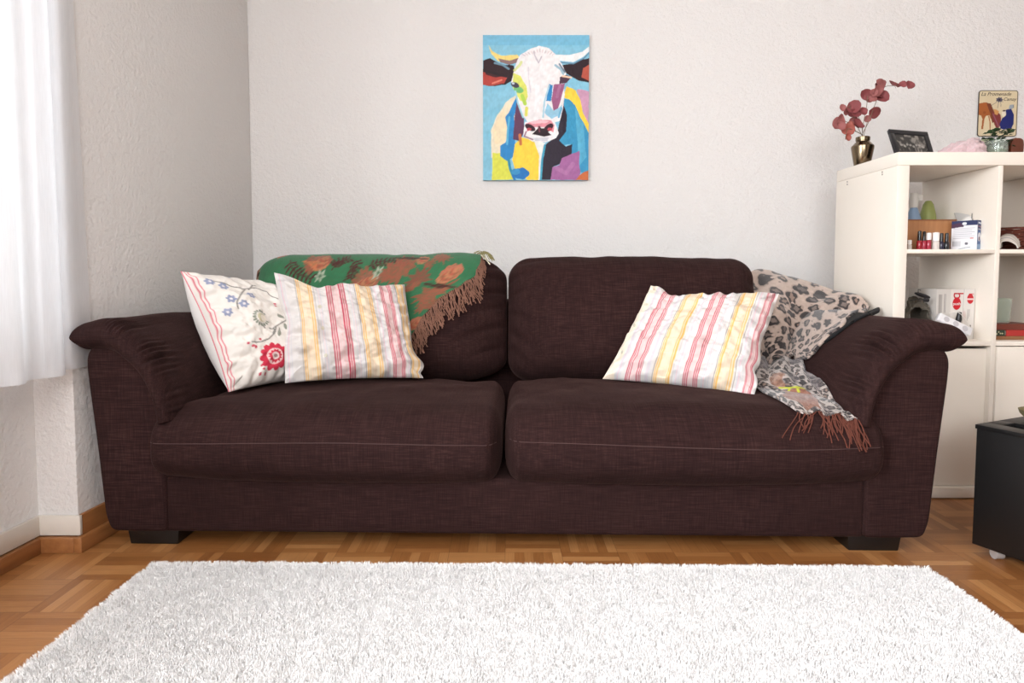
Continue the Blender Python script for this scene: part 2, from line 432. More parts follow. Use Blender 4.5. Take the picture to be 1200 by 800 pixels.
# skirtings
T = .012
mb = MB(); mb.hexa(slab(pier_x, lambda y: pier_x(y)+T, PIER_Y+.0005, WALL_Y-T, .045, .105)); struct(mb.build('baseboard_left', M_woodtrim, bevel=.002))
mb = MB(); mb.box(nx(PIER_Y), pier_x(PIER_Y)+T, PIER_Y-T, PIER_Y, .048, .105)
mb.hexa(slab(nx, lambda y: nx(y)+T, REAR, PIER_Y-T, .048, .105)); struct(mb.build('baseboard_window_side', M_trimw, bevel=.002))
def shoe(xf, ya, yb):  # small stepped moulding on the floor
    return slab(xf, lambda y: xf(y)+.024, ya, yb, 0, .045)
mb = MB(); mb.hexa(shoe(pier_x, PIER_Y-.024, WALL_Y)); mb.hexa(shoe(nx, REAR, PIER_Y-.024)); mb.box(nx(PIER_Y), pier_x(PIER_Y), PIER_Y-.024, PIER_Y, 0, .045)
mb.box(pier_x(WALL_Y), RIGHT, WALL_Y-.024, WALL_Y, 0, .045)
struct(mb.build('trim_1', M_woodtrim, bevel=.004))
mb = MB(); mb.box(pier_x(WALL_Y), RIGHT, WALL_Y-T, WALL_Y, .045, .105); struct(mb.build('baseboard_back', M_woodtrim, bevel=.002))

# ------------------------------------------------------------------ rug
def wool_mat():
    m, nt, b = newmat('white_rug_wool')
    tc = N(nt, 'ShaderNodeTexCoord').outputs['Object']
    nf = noise_node(nt, tc, 7, 4)
    nt.links.new(mixc(nt, nf, rgba((249, 246, 244)), rgba((253, 251, 250))), b.inputs['Base Color'])
    b.inputs['Roughness'].default_value = .9; b.inputs['Specular IOR Level'].default_value = .1
    b.inputs['Sheen Weight'].default_value = .2
    return m
M_wool = wool_mat()
rug = thing('rug', 'large white shaggy rug on the parquet in front of the brown sofa', 'rug', (.078, .955, 0), R(-.7))
RW, RD, RH = 2.10, 1.50, .012      # from y 0.95-.. to 1.72
n, m_ = 150, 110
gx, gy = np.meshgrid(np.linspace(-RW/2+.01, RW/2-.01, n), np.linspace(-.78, .705, m_))
def rug_h(x, y): return .005+.001*fbm(np.stack([x, y], -1), 6, 3)
G = np.stack([gx, gy, rug_h(gx, gy)], -1).reshape(-1, 3)
V = np.concatenate([G, G*np.array([1, 1, 0])+np.array([0, 0, .0006])]); F = [tuple(f) for f in grid_faces(m_, n)]
k = len(G); F += [tuple(f[::-1]+k) for f in grid_faces(m_, n)]
b_ = [i for i in range(n)]+[j*n+n-1 for j in range(1, m_)]+[(m_-1)*n+i for i in range(n-2, -1, -1)]+[j*n for j in range(m_-2, 0, -1)]
F += [(b_[(q+1) % len(b_)], b_[q], b_[q]+k, b_[(q+1) % len(b_)]+k) for q in range(len(b_))]
add('backing', mesh_of('backing', V, F), M_wool, rug)
def tufts(cnt, ymin, ymax, wd):
    x = rng.uniform(-RW/2, RW/2, cnt); y = rng.uniform(ymin, ymax, cnt)
    P = np.stack([x, y], -1)
    h = .0135+.0016*fbm(P, 55, 11, 2)+.0010*fbm(P, 9, 12, 2)+rng.uniform(-.0008, .0008, cnt)
    ang = math.pi*3*vnoise(P, 30, 21)+rng.normal(0, 1.3, cnt)
    lean = .0035+.0015*vnoise(P, 50, 31)+rng.uniform(-.001, .0015, cnt)
    # fibres at the border splay outwards
    ex = np.clip((np.abs(x)-(RW/2-.03))/.03, 0, 1)*np.sign(x)*.006; ey = np.clip((y-.69)/.03, 0, 1)*.005
    dx = np.cos(ang)*lean+ex; dy = np.sin(ang)*lean+ey
    fa = rng.uniform(0, math.pi, cnt); wx = np.cos(fa)*wd; wy = np.sin(fa)*wd
    z0 = np.full(cnt, .004)
    rows = []
    for t, w in ((0, 1.0), (.45, 1.0), (.8, .8), (1.0, .15)):
        cx = x+dx*t**1.7; cy = y+dy*t**1.7; cz = z0+h*t**.9
        rows.append(np.stack([cx-wx*w, cy-wy*w, cz], -1)); rows.append(np.stack([cx+wx*w, cy+wy*w, cz], -1))
    V = np.stack(rows, 1).reshape(-1, 3); o = (np.arange(cnt)*8)[:, None]
    F = np.concatenate([o+np.array([[0, 1, 3, 2]])+2*s for s in range(3)], 0)
    return V, F
Va, Fa = tufts(330000, .12, .72, .0010); Vb, Fb = tufts(45000, -.78, .12, .003)
pile = add('pile', mesh_of('pile', np.concatenate([Va, Vb]), np.concatenate([Fa, Fb+len(Va)])), M_wool, rug)
pile['kind'] = 'stuff'

# ------------------------------------------------------------------ sofa
SX, SY, SR = .012, 1.79, R(-1.25)
sofa = thing('sofa', 'dark brown three-seat fabric sofa with curved padded arms against the white wall', 'sofa', (SX, SY, 0), SR)
def s2w(p):
    p = np.asarray(p, float); c, s = math.cos(SR), math.sin(SR)
    return np.stack([SX+p[..., 0]*c-p[..., 1]*s, SY+p[..., 0]*s+p[..., 1]*c, p[..., 2]], -1)

mb = MB(); mb.box(-1.015, 1.015, .0, .84, .048, .215); mb.build('base', M_sofa, sofa, bevel=.012, seg=3)
mb = MB(); mb.box(-1.0, 1.0, .74, .885, .052, .70); mb.build('backrest_frame', M_sofa, sofa, bevel=.03, seg=3)
for sx in (-1, 1):
    for yy in (.02, .72):
        xa, xb = sorted((sx*.98, sx*1.135)); t = .006
        mb = MB(); mb.hexa([(xa+t, yy+t, 0), (xb-t, yy+t, 0), (xb-t, yy+.11-t, 0), (xa+t, yy+.11-t, 0), (xa, yy, .056), (xb, yy, .056), (xb, yy+.11, .056), (xa, yy+.11, .056)])
        mb.build('leg', M_black, sofa, bevel=.003)

def loft(sec_fn, ys, closed_n):
    rows = [sec_fn(y) for y in ys]
    G = np.stack(rows); return G
# arm panel (body): section in x,z, mirrored with sx
def resample(P, n, closed=False):
    P = np.asarray(P, float)
    if closed: P = np.concatenate([P, P[:1]])
    d = np.r_[0, np.cumsum(np.linalg.norm(np.diff(P, axis=0), axis=1))]
    t = np.linspace(0, d[-1], n+1 if closed else n)
    if closed: t = t[:-1]
    return np.stack([np.interp(t, d, P[:, i]) for i in range(P.shape[1])], -1)
def smooth_closed(P, it=2):
    for _ in range(it): P = (np.roll(P, 1, 0)+2*P+np.roll(P, -1, 0))/4
    return P
body_sec = [(1.010, .050), (1.11, .050), (1.180, .052), (1.195, .10), (1.212, .3), (1.232, .5), (1.235, .555), (1.228, .583), (1.205, .600), (1.17, .604), (1.13, .596), (1.09, .570), (1.05, .52), (1.025, .46), (1.012, .38), (1.010, .22)]
def extrude_round(sec, y0, y1, r, n_end=7, nseg=120, nl=20):
    sec = smooth_closed(resample(sec, nseg, True), 2)
    c = sec.mean(0)
    d = np.roll(sec, -1, 0)-np.roll(sec, 1, 0); nrm = np.stack([d[:, 1], -d[:, 0]], -1); nrm /= np.linalg.norm(nrm, axis=1)[:, None]
    if ((sec-c)*nrm).sum() < 0: nrm = -nrm
    rows = []
    ang = np.linspace(0, math.pi/2, n_end)
    for a in ang: rows.append((y0+r*(1-math.sin(a)), sec-nrm*r*(1-math.cos(math.pi/2-a)) if False else sec-nrm*(r*(1-math.sin(a)))))
    ys = [y0+r*(1-math.cos(a)) for a in ang]
    rows = [(y0+r*(1-math.sin(a)), sec-nrm*(r*(1-math.cos(a)))) for a in ang[::-1]]
    rows += [(y, sec) for y in np.linspace(y0+r, y1, nl)[1:]]
    return rows
for sx in (-1, 1):
    rows = extrude_round(body_sec, -.010, .88, .014)
    G = np.stack([np.column_stack([(1.01+(s[:, 0]-1.01)*(1-.10*max(0, y)/.88))*sx+(.013 if sx < 0 else 0), np.full(len(s), y), s[:, 1]]) for y, s in rows])
    nr, nc = G.shape[:2]; V = G.reshape(-1, 3); F = [tuple(f) if sx < 0 else tuple(f[::-1]) for f in grid_faces(nr, nc, True)]
    F.append(tuple(range(nc)) if sx > 0 else tuple(range(nc))[::-1]); F.append(tuple((nr-1)*nc+i for i in range(nc)))
    me = mesh_of('arm_panel', V, F); bm = bmesh.new(); bm.from_mesh(me); bmesh.ops.recalc_face_normals(bm, faces=bm.faces)
    for e in bm.edges:
        if len(e.link_faces) == 2 and e.calc_face_angle(0) > R(40): e.smooth = False
    bm.to_mesh(me); bm.free(); arm = add('arm_panel', me, M_sofa, sofa)

# (the left arm is pressed against the wall beside it)
# padded arm cushion: centreline from the outer tip over the crest to the seat
up_c = [(1.310, .622), (1.311, .644), (1.300, .661), (1.262, .668), (1.205, .676), (1.15, .672), (1.095, .648), (1.045, .606), (1.005, .55), (.978, .485), (.963, .425), (.960, .385)]
lo_c = [(1.310, .620), (1.306, .598), (1.288, .586), (1.25, .586), (1.205, .586), (1.15, .578), (1.10, .552), (1.062, .514), (1.037, .47), (1.024, .43), (1.018, .40), (1.014, .375)]
def pad(sx):
    ns = 330
    U = resample(catmull(np.array(up_c), 200), ns); Lw = resample(catmull(np.array(lo_c), 200), ns)
    # section: upper run then lower run reversed, elliptical thickness
    mid = (U+Lw)/2; half = (U-Lw)/2
    th = np.linspace(0, 2*math.pi, 1)
    s_par = np.linspace(0, 1, ns)
    ny = 90; ylen = .80; y0 = .0
    rows = []; r_end = .055
    tY = np.concatenate([np.linspace(0, 1, 34)**1.3*.20, np.linspace(.2, ylen, ny-34+1)[1:]])
    for iy, y in enumerate(tY):
        f = 1.0 if y > r_end else math.sqrt(max(0.0, 1-((r_end-y)/r_end)**2))
        f = .02+.98*f
        fb = max(0.0, 1-((ylen-y)/.05)) if y > ylen-.05 else 0
        f *= math.sqrt(max(.02, 1-fb**2))
        up = mid+half*f; lo = mid-half*f
        # gathers: ripples across the end, strongest round the bend
        env = math.exp(-((y-.050)/.048)**2)
        bend = np.exp(-((s_par-.60)/.26)**2)*(.4+.6*np.clip((s_par-.2)/.2, 0, 1))
        ph = s_par*2*math.pi*30+1.4*np.sin(s_par*31+1)+y*14*np.sin(s_par*17)
        rip = (np.sin(ph)+.6*np.sin(ph*.53+2))*(.0070 if sx < 0 else .0095)*env*bend*(.6+.5*np.sin(s_par*23+sx))
        nn = half/(np.linalg.norm(half, axis=1)[:, None]+1e-9)
        up = up+nn*rip[:, None]
        # soft sag and long folds
        P3 = np.column_stack([s_par*1.2, np.full(ns, y*2.2)])
        w = fbm(np.column_stack([P3, np.full(ns, 3.0*sx)]), 2.2, 5)*.006*min(1, y/.08)
        up = up+nn*w[:, None]
        bulge = .012*math.sin(min(1, y/ylen)*math.pi)
        up = up+nn*bulge
        tip = up[0]*.5+lo[0]*.5
        ring = np.concatenate([up, lo[::-1]])
        ring = np.column_stack([ring[:, 0]*sx*(1-(.044 if sx > 0 else .053)*np.clip((ring[:, 0]-1.1)/.2, 0, 1)), np.full(len(ring), y+y0), ring[:, 1]-.040*y/ylen])
        rows.append(ring)
    G = np.stack(rows)
    G[..., 1] -= .045*np.clip(1-G[..., 1]/.25, 0, 1)
    if sx < 0:
        Wd = s2w(G); wl = pier_x(Wd[..., 1])+.013; back = Wd[..., 1] > PIER_Y-.035
        over = np.where(back, np.clip(wl-Wd[..., 0], 0, None), 0)*np.clip((Wd[..., 1]-PIER_Y+.035)/.05, 0, 1); G[..., 0] += over
    # pull the end face back following the crest so the front edge leans like a roll
    nr, nc = G.shape[:2]
    F = [tuple(f) for f in grid_faces(nr, nc, True)]; F.append(tuple(range(nc))[::-1]); F.append(tuple((nr-1)*nc+i for i in range(nc)))
    me = mesh_of('arm_cushion', G.reshape(-1, 3), F)
    bm = bmesh.new(); bm.from_mesh(me); bmesh.ops.recalc_face_normals(bm, faces=bm.faces); bm.to_mesh(me); bm.free()
    o = add('arm_cushion', me, M_sofa, sofa)
    md = o.modifiers.new('sm', 'SMOOTH'); md.factor = .5; md.iterations = 2
    o['pts'] = 0; del o['pts']
    return o
pad_l = pad(-1); pad_r = pad(1)

# seat cushions
def seat(x0, x1, side):
    w = x1-x0; d = .66; h = .225
    U, P, F = soft_box((w, d, h), (.045, .13, .085), (70, 50, 26))
    x, y, z = P[:, 0]/(w/2), P[:, 1]/(d/2), P[:, 2]/(h/2)
    top = np.clip(z, 0, 1); bot = np.clip(-z, 0, 1)
    P[:, 2] += top*.022*(1-x**2)*(1-np.clip(y, -1, 1)**2)
    P[:, 2] += top*.006*fbm(P, 5, 40+side)
    # front: outward belly, ends set back
    fr = np.clip((-y-.3)/.7, 0, 1)
    P[:, 1] -= fr*(.028*(1-np.abs(x)**2.5)-.01)
    P[:, 1] -= fr*.010*np.exp(-(z/.5)**2)
    e_out = x*side                                       # +1 at the outer end
    P[:, 2] += bot*fr*.020*np.clip(e_out, 0, 1)**2
    # behind its front lip the cushion narrows to pass between the arm pads
    nar = np.clip((P[:, 1]+d/2-.13)/.10, 0, 1); nar = nar*nar*(3-2*nar)
    P[:, 0] -= side*nar*np.clip((e_out-.3)/.7, 0, 1)*.075
    P += np.stack([0*x, fbm(P, 9, 50)*.003, 0*x], -1)
    P[:, 2] += .004*top*fbm(P*np.array([1, .35, 1]), 11, 61)
    P += np.array([(x0+x1)/2, d/2-.055, .188+h/2])
    o = add('seat_cushion', mesh_of('seat_cushion', P, F), M_sofa, sofa)
    # seam line on the front face
    bvh = BVHTree.FromPolygons([Vector(p) for p in P], [tuple(f) for f in F])
    pts = []
    for t in np.linspace(.015, .985, 70):
        xx = x0+(x1-x0)*t; zz = .330+.006*math.sin(t*5+side)
        hit = bvh.ray_cast(Vector((xx, -.5, zz)), Vector((0, 1, 0)))
        if hit[0] is not None: pts.append(hit[0]+Vector((0, -.0003, 0)))
    mb = MB(); mb.tube(pts, .0013, 6); mb.build('seam', M_thread, o)
    return o, bvh
seat_l, bvh_sl = seat(-1.045, -.022, -1); seat_r, bvh_sr = seat(-.014, 1.062, 1)

# back cushions
def crease_field(x, z, segs):
    r = np.zeros_like(x)
    for (ax, az, bx, bz, dep, wd) in segs:
        dx, dz = bx-ax, bz-az; L = dx*dx+dz*dz
        t = ((x-ax)*dx+(z-az)*dz)/L; tc = np.clip(t, 0, 1)
        bow = .025*np.sin(tc*math.pi)
        px_, pz_ = ax+tc*dx, az+tc*dz+bow
        dd = np.hypot(x-px_, z-pz_)
        r += dep*(np.exp(-(dd/wd)**2)-.45*np.exp(-(dd/(wd*2.4))**2))*(1-tc)**.7
    return r
def backc(x0, x1, side, segs, rx):
    w = x1-x0; d = .20; h = .475
    U, P, F = soft_box((w, d, h), (rx, .075, .085), (120, 22, 70), 1.15)
    x, y, z = P[:, 0]/(w/2), P[:, 1]/(d/2), P[:, 2]/(h/2)
    fr = np.clip(-y, 0, 1)
    P[:, 1] -= fr*.045*(1-x**4)*(1-np.abs(z)**3)
    P[:, 1] += fr*1.7*crease_field(x, z, segs)
    P[:, 2] += np.clip(z, 0, 1)*.012*fbm(np.column_stack([x*1.2, y*.2, 0*x+side]), 1.6, 9)
    P += (fbm(P, 6, 71+side)*.004)[:, None]*np.array([0, 1, .3])
    # folds wrap round the side edges
    # lean back
    a = R(-15); c, s = math.cos(a), math.sin(a)
    Y = P[:, 1]*c-(P[:, 2])*s*1; Z = P[:, 1]*s+P[:, 2]*c
    Y = P[:, 1]*math.cos(R(15))+P[:, 2]*math.sin(R(15)); Z = -P[:, 1]*math.sin(R(15))+P[:, 2]*math.cos(R(15))
    P = np.column_stack([P[:, 0]+(x0+x1)/2, Y+.655, Z+.628])
    o = add('back_cushion', mesh_of('back_cushion', P, F), M_sofa, sofa)
    return o, P, F
segs_r = [(-1.0, .55, -.72, .70, .016, .045), (-1, .30, -.66, .42, .012, .04), (-1, .05, -.62, -.35, .014, .045), (-1, -.25, -.70, -.75, .016, .05), (-.98, -.55, -.8, -.95, .012, .05), (-.9, .85, -.5, .86, .008, .05), (.95, .5, .7, .75, .008, .06)]
segs_l = [(1.0, .62, .62, .48, .018, .045), (1, .40, .48, .12, .020, .045), (1, .15, .55, -.12, .016, .045), (1, -.15, .6, -.48, .016, .05), (1, -.5, .68, -.75, .012, .05), (.98, .8, .78, .7, .014, .04)]
bc_l, P_l, F_l = backc(-1.0, -.020, -1, segs_l, .20)
bc_r, P_r, F_r = backc(-.014, .925, 1, segs_r, .09)

# ------------------------------------------------------------------ soft goods
M_cloth = vcol('printed_cotton', .85, (900, .25, .0006), .1)
M_throw = vcol('woven_throw', .95, (420, .6, .0012), .15)
M_leo = vcol('fleece_print', .98, (260, .7, .002), .3)

def pillow(corners, thick, n=170, pinch=.05, wr=.004, seed=1, edges=None, sag=None):
    """corners TL,TR,BR,BL in room; returns front/back grids; u right, v down"""
    TL, TR, BR, BL = [np.asarray(c, float) for c in corners]
    t = np.linspace(-1, 1, n); t = np.sign(t)*(1-(1-np.abs(t))**1.25)
    u, v = np.meshgrid(t, t); a = (u+1)/2; b = (v+1)/2
    pu = u*(1-pinch*(1-v**2)*np.abs(u)**3); pv = v*(1-pinch*1.2*(1-u**2)*np.abs(v)**3)
    if edges:
        pu, pv = edges(u, v, pu, pv)
    A = ((pu+1)/2)[..., None]; B = ((pv+1)/2)[..., None]
    base = TL*(1-A)*(1-B)+TR*A*(1-B)+BR*A*B+BL*(1-A)*B
    nrm = np.cross((TR+BR)/2-(TL+BL)/2, (BL+BR)/2-(TL+TR)/2); nrm /= np.linalg.norm(nrm)
    if nrm[1] > 0: nrm = -nrm
    prof = (np.clip(1-np.abs(u)**2.4, 0, 1)**.55)*(np.clip(1-np.abs(v)**2.4, 0, 1)**.55)
    prof = prof*(1+.10*fbm(np.stack([u, v], -1), 1.3, seed))
    # radiating wrinkles near the rim
    rim = np.exp(-((1-np.maximum(np.abs(u), np.abs(v)))/.22)**2)*np.clip((1-np.maximum(np.abs(u), np.abs(v)))/.05, 0, 1)
    W_ = fbm(np.stack([u*3.2, v*3.2], -1), 1.6, seed+3)*wr*np.clip(prof*1.5, 0, 1)
    edge_w = np.where(np.abs(u) > np.abs(v), vnoise(np.stack([v*9, u*1.5], -1), 1, seed+7), vnoise(np.stack([u*9, v*1.5], -1), 1, seed+8))*wr*1.3*rim
    fold = np.zeros_like(u)
    rr_ = random.Random(seed*7+1)
    for q in range(9):
        a_ = rr_.uniform(0, 6.28); sx_, sy_ = math.cos(a_), math.sin(a_); m_ = max(abs(sx_), abs(sy_)); p0 = np.array((sx_/m_, sy_/m_))*.98
        dr = -p0/np.linalg.norm(p0); ang_ = rr_.uniform(-.5, .5); dr = np.array((dr[0]*math.cos(ang_)-dr[1]*math.sin(ang_), dr[0]*math.sin(ang_)+dr[1]*math.cos(ang_)))
        tt = (u-p0[0])*dr[0]+(v-p0[1])*dr[1]; dd = (u-p0[0])*(-dr[1])+(v-p0[1])*dr[0]+.05*np.sin(tt*5+q)
        Lf = rr_.uniform(.3, .75); wd_ = rr_.uniform(.035, .07)
        fold += -wr*rr_.uniform(.5, .9)*(np.exp(-(dd/wd_)**2)-.5*np.exp(-((dd-wd_*1.6)/wd_)**2))*np.clip(1-tt/Lf, 0, 1)*np.clip(tt/.06+.3, 0, 1)*(tt > -.1)
    H = thick/2*prof+W_+edge_w+fold*np.clip(prof*2.5, 0, 1)
    Hb = thick/2*prof+fbm(np.stack([u*3, v*3], -1), 1, seed+9)*wr*.5*np.clip(prof, 0, 1)
    fr = base+nrm*H[..., None]; bk = base-nrm*Hb[..., None]
    if sag is not None: fr, bk = sag(u, v, fr, bk, nrm)
    return (u+1)/2, (v+1)/2, fr, bk
def close_pillow(fr, bk, colf, colb):
    n = fr.shape[0]; V = np.concatenate([fr.reshape(-1, 3), bk.reshape(-1, 3)])
    idx = np.arange(n*n).reshape(n, n); back = idx+n*n
    # share the rim
    rim = np.zeros((n, n), bool); rim[0] = rim[-1] = True; rim[:, 0] = rim[:, -1] = True
    back = np.where(rim, idx, back)
    Ff = np.stack([idx[:-1, :-1], idx[1:, :-1], idx[1:, 1:], idx[:-1, 1:]], -1).reshape(-1, 4)
    Fb = np.stack([back[:-1, :-1], back[:-1, 1:], back[1:, 1:], back[1:, :-1]], -1).reshape(-1, 4)
    return V, np.concatenate([Ff, Fb]), np.concatenate([colf.reshape(-1, 3), colb.reshape(-1, 3)])
def uv_of(G, U, V, px, py):
    q = proj(G); d = (q[..., 0]-px)**2+(q[..., 1]-py)**2; i = np.unravel_index(np.argmin(d), d.shape)
    return float(U[i]), float(V[i])

# --- striped pillows
def stripes(seq, seed=0, w=420, h=60):
    c = Canvas(w, h, (217, 212, 209))
    for a, b_, col in seq:
        c.mix(((c.x >= a) & (c.x < b_)).astype(float), col)
    return c
RED = (190, 60, 84); PINK = (232, 178, 180); GRY = (158, 150, 146); LGR = (206, 203, 208)
def group(c0, w, kind):
    """one band of the stripe repeat"""
    o = []
    if kind == 'red':
        o += [(c0, c0+w, (220, 198, 196))]
        for k in (0, .12, .24): o.append((c0+w*k, c0+w*(k+.06), RED))
        for k in (.70, .82, .94): o.append((c0+w*k, c0+w*(k+.06), RED))
        for k in (.40, .52): o.append((c0+w*k, c0+w*(k+.04), (228, 186, 186)))
    if kind == 'yel':
        o += [(c0, c0+w, (226, 209, 184))]
        o += [(c0-.010, c0-.004, GRY), (c0+w+.006, c0+w+.012, GRY)]
        for k in (.02, .14, .74, .88): o.append((c0+w*k, c0+w*(k+.07), (228, 178, 98)))
        for k in (.42, .55): o.append((c0+w*k, c0+w*(k+.04), (240, 214, 190)))
    if kind == 'gry':
        for k in (.1, .5, .85): o.append((c0+w*k, c0+w*k+.006, LGR))
        o.append((c0+w*.3, c0+w*.3+.005, (222, 190, 196)))
    return o
def stripe_pillow(name, label, corners, seq, thick, seed, edges, buttons, pinch=.04, sag=None):
    U, V, fr, bk = pillow(corners, thick, 200, pinch, .012, seed, edges, sag)
    cv = stripes(seq)
    cf = cv.sample(U, V*0+.5)
    root = thing(name, label, 'pillow', tuple(np.mean(corners[2:], axis=0)), 0, 'striped pillows on the sofa')
    Vx, F, cols = close_pillow(fr, bk, cf, cf*.98)
    add('cover', mesh_of('cover', Vx, F, cols), M_cloth, root, True)
    Mb = simple(name+'_button_shell', (206, 200, 182), .3)
    for (bu, bv) in buttons:
        i = np.argmin((U-bu)**2+(V-bv)**2); i = np.unravel_index(i, U.shape)
        p = Vector(fr[i]); nn = Vector(grid_normals(fr)[i]); nn = nn if nn.y < 0 else -nn
        q = nn.to_track_quat('Z', 'Y').to_matrix()
        mb = MB(); mb.lathe([(.0001, 0), (.0062, 0), (.0066, .0014), (.0056, .0022), (.0042, .0015), (.0001, .0015)], n=20)
        mb.v = [tuple(p+q @ Vector(v)) for v in mb.v]
        mb.build('button', Mb, root, True)
    return root, (U, V, fr, bk)

# floral pillow (behind the left striped one)
def ed_f(u, v, pu, pv):
    pu = pu+np.clip(-u, 0, 1)**3*(.05*np.cos(v*1.4)-.03)
    return pu, pv
def sag_f(u, v, fr, bk, n):
    p = (np.clip(1-np.abs(u)**2.4, 0, 1)**.5)*(np.clip(1-np.abs(v)**2.4, 0, 1)**.6)*np.clip(.75-.45*u, 0, 1)
    return fr+p[..., None]*np.array([.012, 0, 0]), bk+p[..., None]*np.array([-.060, .0, -.004])
fl_c = [at(214, 318, 2.06), at(358, 338, 2.36), at(392, 438, 2.29), at(270, 459, 1.965)]
U, V_, fr, bk = pillow(fl_c, .20, 190, .03, .010, 4, ed_f, sag_f)
cv = Canvas(420, 420, (230, 224, 217))
def fuv(px, py): return uv_of(fr, U, V_, px, py)
def fz(zx, zy): return fuv(200+zx/4.706, 300+zy/4.706)
G1 = (128, 124, 118); BL1 = (132, 142, 174); RD1 = (200, 48, 72)
for pts in ([(235, 135), (300, 150), (350, 170), (410, 182), (470, 175), (530, 195), (590, 235)], [(410, 182), (385, 215), (365, 250), (375, 290)], [(330, 220), (355, 245)],
            [(560, 400), (600, 375), (640, 350)], [(545, 395), (575, 400), (565, 430)], [(450, 470), (500, 470), (540, 455), (575, 420), (580, 390)], [(470, 165), (450, 160), (430, 185)], [(600, 395), (605, 430)], [(520, 395), (500, 370)]):
    cv.line([fz(*p) for p in pts], .010, G1)
def flower(zx, zy, r, col, nl=6, inner=None):
    c = fz(zx, zy)
    cv.ell(c, r*.9, r*.9, col, .9, .3, .16, nl)
    cv.ell(c, r*.30, r*.30, inner or (226, 222, 224))
for zx, zy in ((215, 138), (290, 125), (290, 165), (335, 232), (405, 260), (445, 215), (316, 308)): flower(zx, zy, .034, BL1)
c = fz(505, 335)
for k in range(14):
    a = k/14*2*math.pi*.85+.6; cv.ell((c[0]+.058*math.cos(a), c[1]+.058*math.sin(a)), .013, .009, (132, 138, 124), 1, a)
cv.ell(c, .038, .038, (196, 190, 160)); cv.ell((c[0]+.012, c[1]+.006), .028, .028, (238, 230, 216))
for zx, zy, a in ((605, 330, .6), (632, 385, 1.6), (600, 420, 1.9)): cv.ell(fz(zx, zy), .03, .013, (140, 142, 130), 1, a)
for zx, zy in ((575, 262), (578, 275), (430, 478), (495, 455), (470, 500), (455, 492), (515, 620), (495, 650), (520, 650), (505, 600)): cv.ell(fz(zx, zy), .012, .010, (198, 84, 98), 1, zx)
c = fz(580, 548)
for k in range(12):
    a = k/12*2*math.pi; cv.ell((c[0]+.082*math.cos(a), c[1]+.082*math.sin(a)), .034, .026, RD1, 1, a)
cv.ell(c, .072, .072, RD1); cv.ell(c, .064, .064, (236, 200, 198)); cv.ell(c, .05, .05, RD1, 1, 0, .12, 12); cv.ell(c, .030, .030, (222, 200, 196)); cv.ell(c, .016, .016, (150, 120, 116))
for a0_, col in ((.016, (214, 92, 112)), (.034, (214, 92, 112))): cv.line([(a0_, 0), (a0_, 1)], .006, col)
pf = thing('throw_pillow', 'white pillow embroidered with blue and red flowers leaning on the left sofa arm', 'pillow', tuple((fl_c[2]+fl_c[3])/2))
colb = np.zeros(fr.shape); colb[:] = lin((236, 230, 226))
cb = Canvas(100, 100, (238, 232, 228))
for k in range(5): cb.ell((.12+.02*k, .15+.16*k), .05, .03, [(228, 196, 130), (160, 170, 200)][k % 2], .6, k)
Vx, F, cols = close_pillow(fr, bk, cv.sample(U, V_), cb.sample(U, V_))
add('cover', mesh_of('cover', Vx, F, cols), M_cloth, pf, True)
mb = MB(); e = fr[:, 0][::4]; mb.tube([tuple(p) for p in e], .0022, 6); pp = mb.build('piping', simple('pink_piping', (222, 130, 142), .8), pf, True); pp['label'] = 'pink piping along the edge'

# left striped pillow
def ed_l(u, v, pu, pv):
    # right edge bulges out low down, corner tucked
    w4 = np.clip(u, 0, 1)**4
    pu = pu+w4*(-.04*np.exp(-((v-.35)/.25)**2)+.07*np.exp(-((v-.72)/.14)**2)-.03*np.exp(-((v-.9)/.05)**2))
    pu = pu+np.clip(-u, 0, 1)**4*(.07*np.exp(-((v+.05)/.3)**2))
    pv = pv+np.clip(-v, 0, 1)**2*(.22*np.exp(-((u+.35)/.33)**2)+.09*np.exp(-((u-.35)/.4)**2)-.05*np.exp(-((u+.02)/.10)**2))
    return pu, pv
seqL = group(.02, .04, 'gry')+group(.145, .115, 'yel')+group(.285, .05, 'gry')+group(.36, .14, 'red')+group(.52, .05, 'gry')+group(.585, .12, 'yel')+group(.72, .035, 'gry')+group(.775, .095, 'red')+group(.885, .02, 'gry')+group(.915, .06, 'yel')
spl, _ = stripe_pillow('striped_pillow', 'striped pillow with shell buttons standing in front of the flower embroidered pillow',
    [at(321, 319, 2.17), at(474, 333, 2.30), at(496, 443, 2.15), at(334, 449, 2.03)], seqL, .15, 12, ed_l, [(.30, .36), (.30, .58), (.30, .82)])
def ed_r(u, v, pu, pv):
    pv = pv+np.clip(-v, 0, 1)**2*(.22*np.exp(-((u+.50)/.27)**2)+.10*np.exp(-((u-.05)/.35)**2)+.05*np.exp(-((u+.02)/.06)**2))
    w4 = np.clip(u, 0, 1)**4*.7
    pu = pu+w4*(-.05*np.exp(-((v-.0)/.25)**2)+.02*np.exp(-((v-.35)/.12)**2)-.05*np.exp(-((v-.58)/.08)**2)+.03*np.exp(-((v-.8)/.12)**2))
    return pu, pv
seqR = [(0, .08, (244, 228, 208))]+group(.09, .03, 'gry')+group(.155, .11, 'red')+group(.29, .03, 'gry')+group(.345, .115, 'yel')+group(.48, .04, 'gry')+group(.545, .095, 'red')+group(.66, .05, 'gry')+group(.74, .11, 'yel')+group(.87, .04, 'gry')+group(.925, .05, 'red')
spr, _ = stripe_pillow('striped_pillow', 'striped pillow leaning on the right back cushion beside the leopard print blanket',
    [at(763, 334, 2.30), at(913, 344, 2.16), at(884, 463, 1.955), at(706, 444, 2.16)], seqR, .16, 33, ed_r, [(.05, .25), (.05, .5), (.05, .75)])

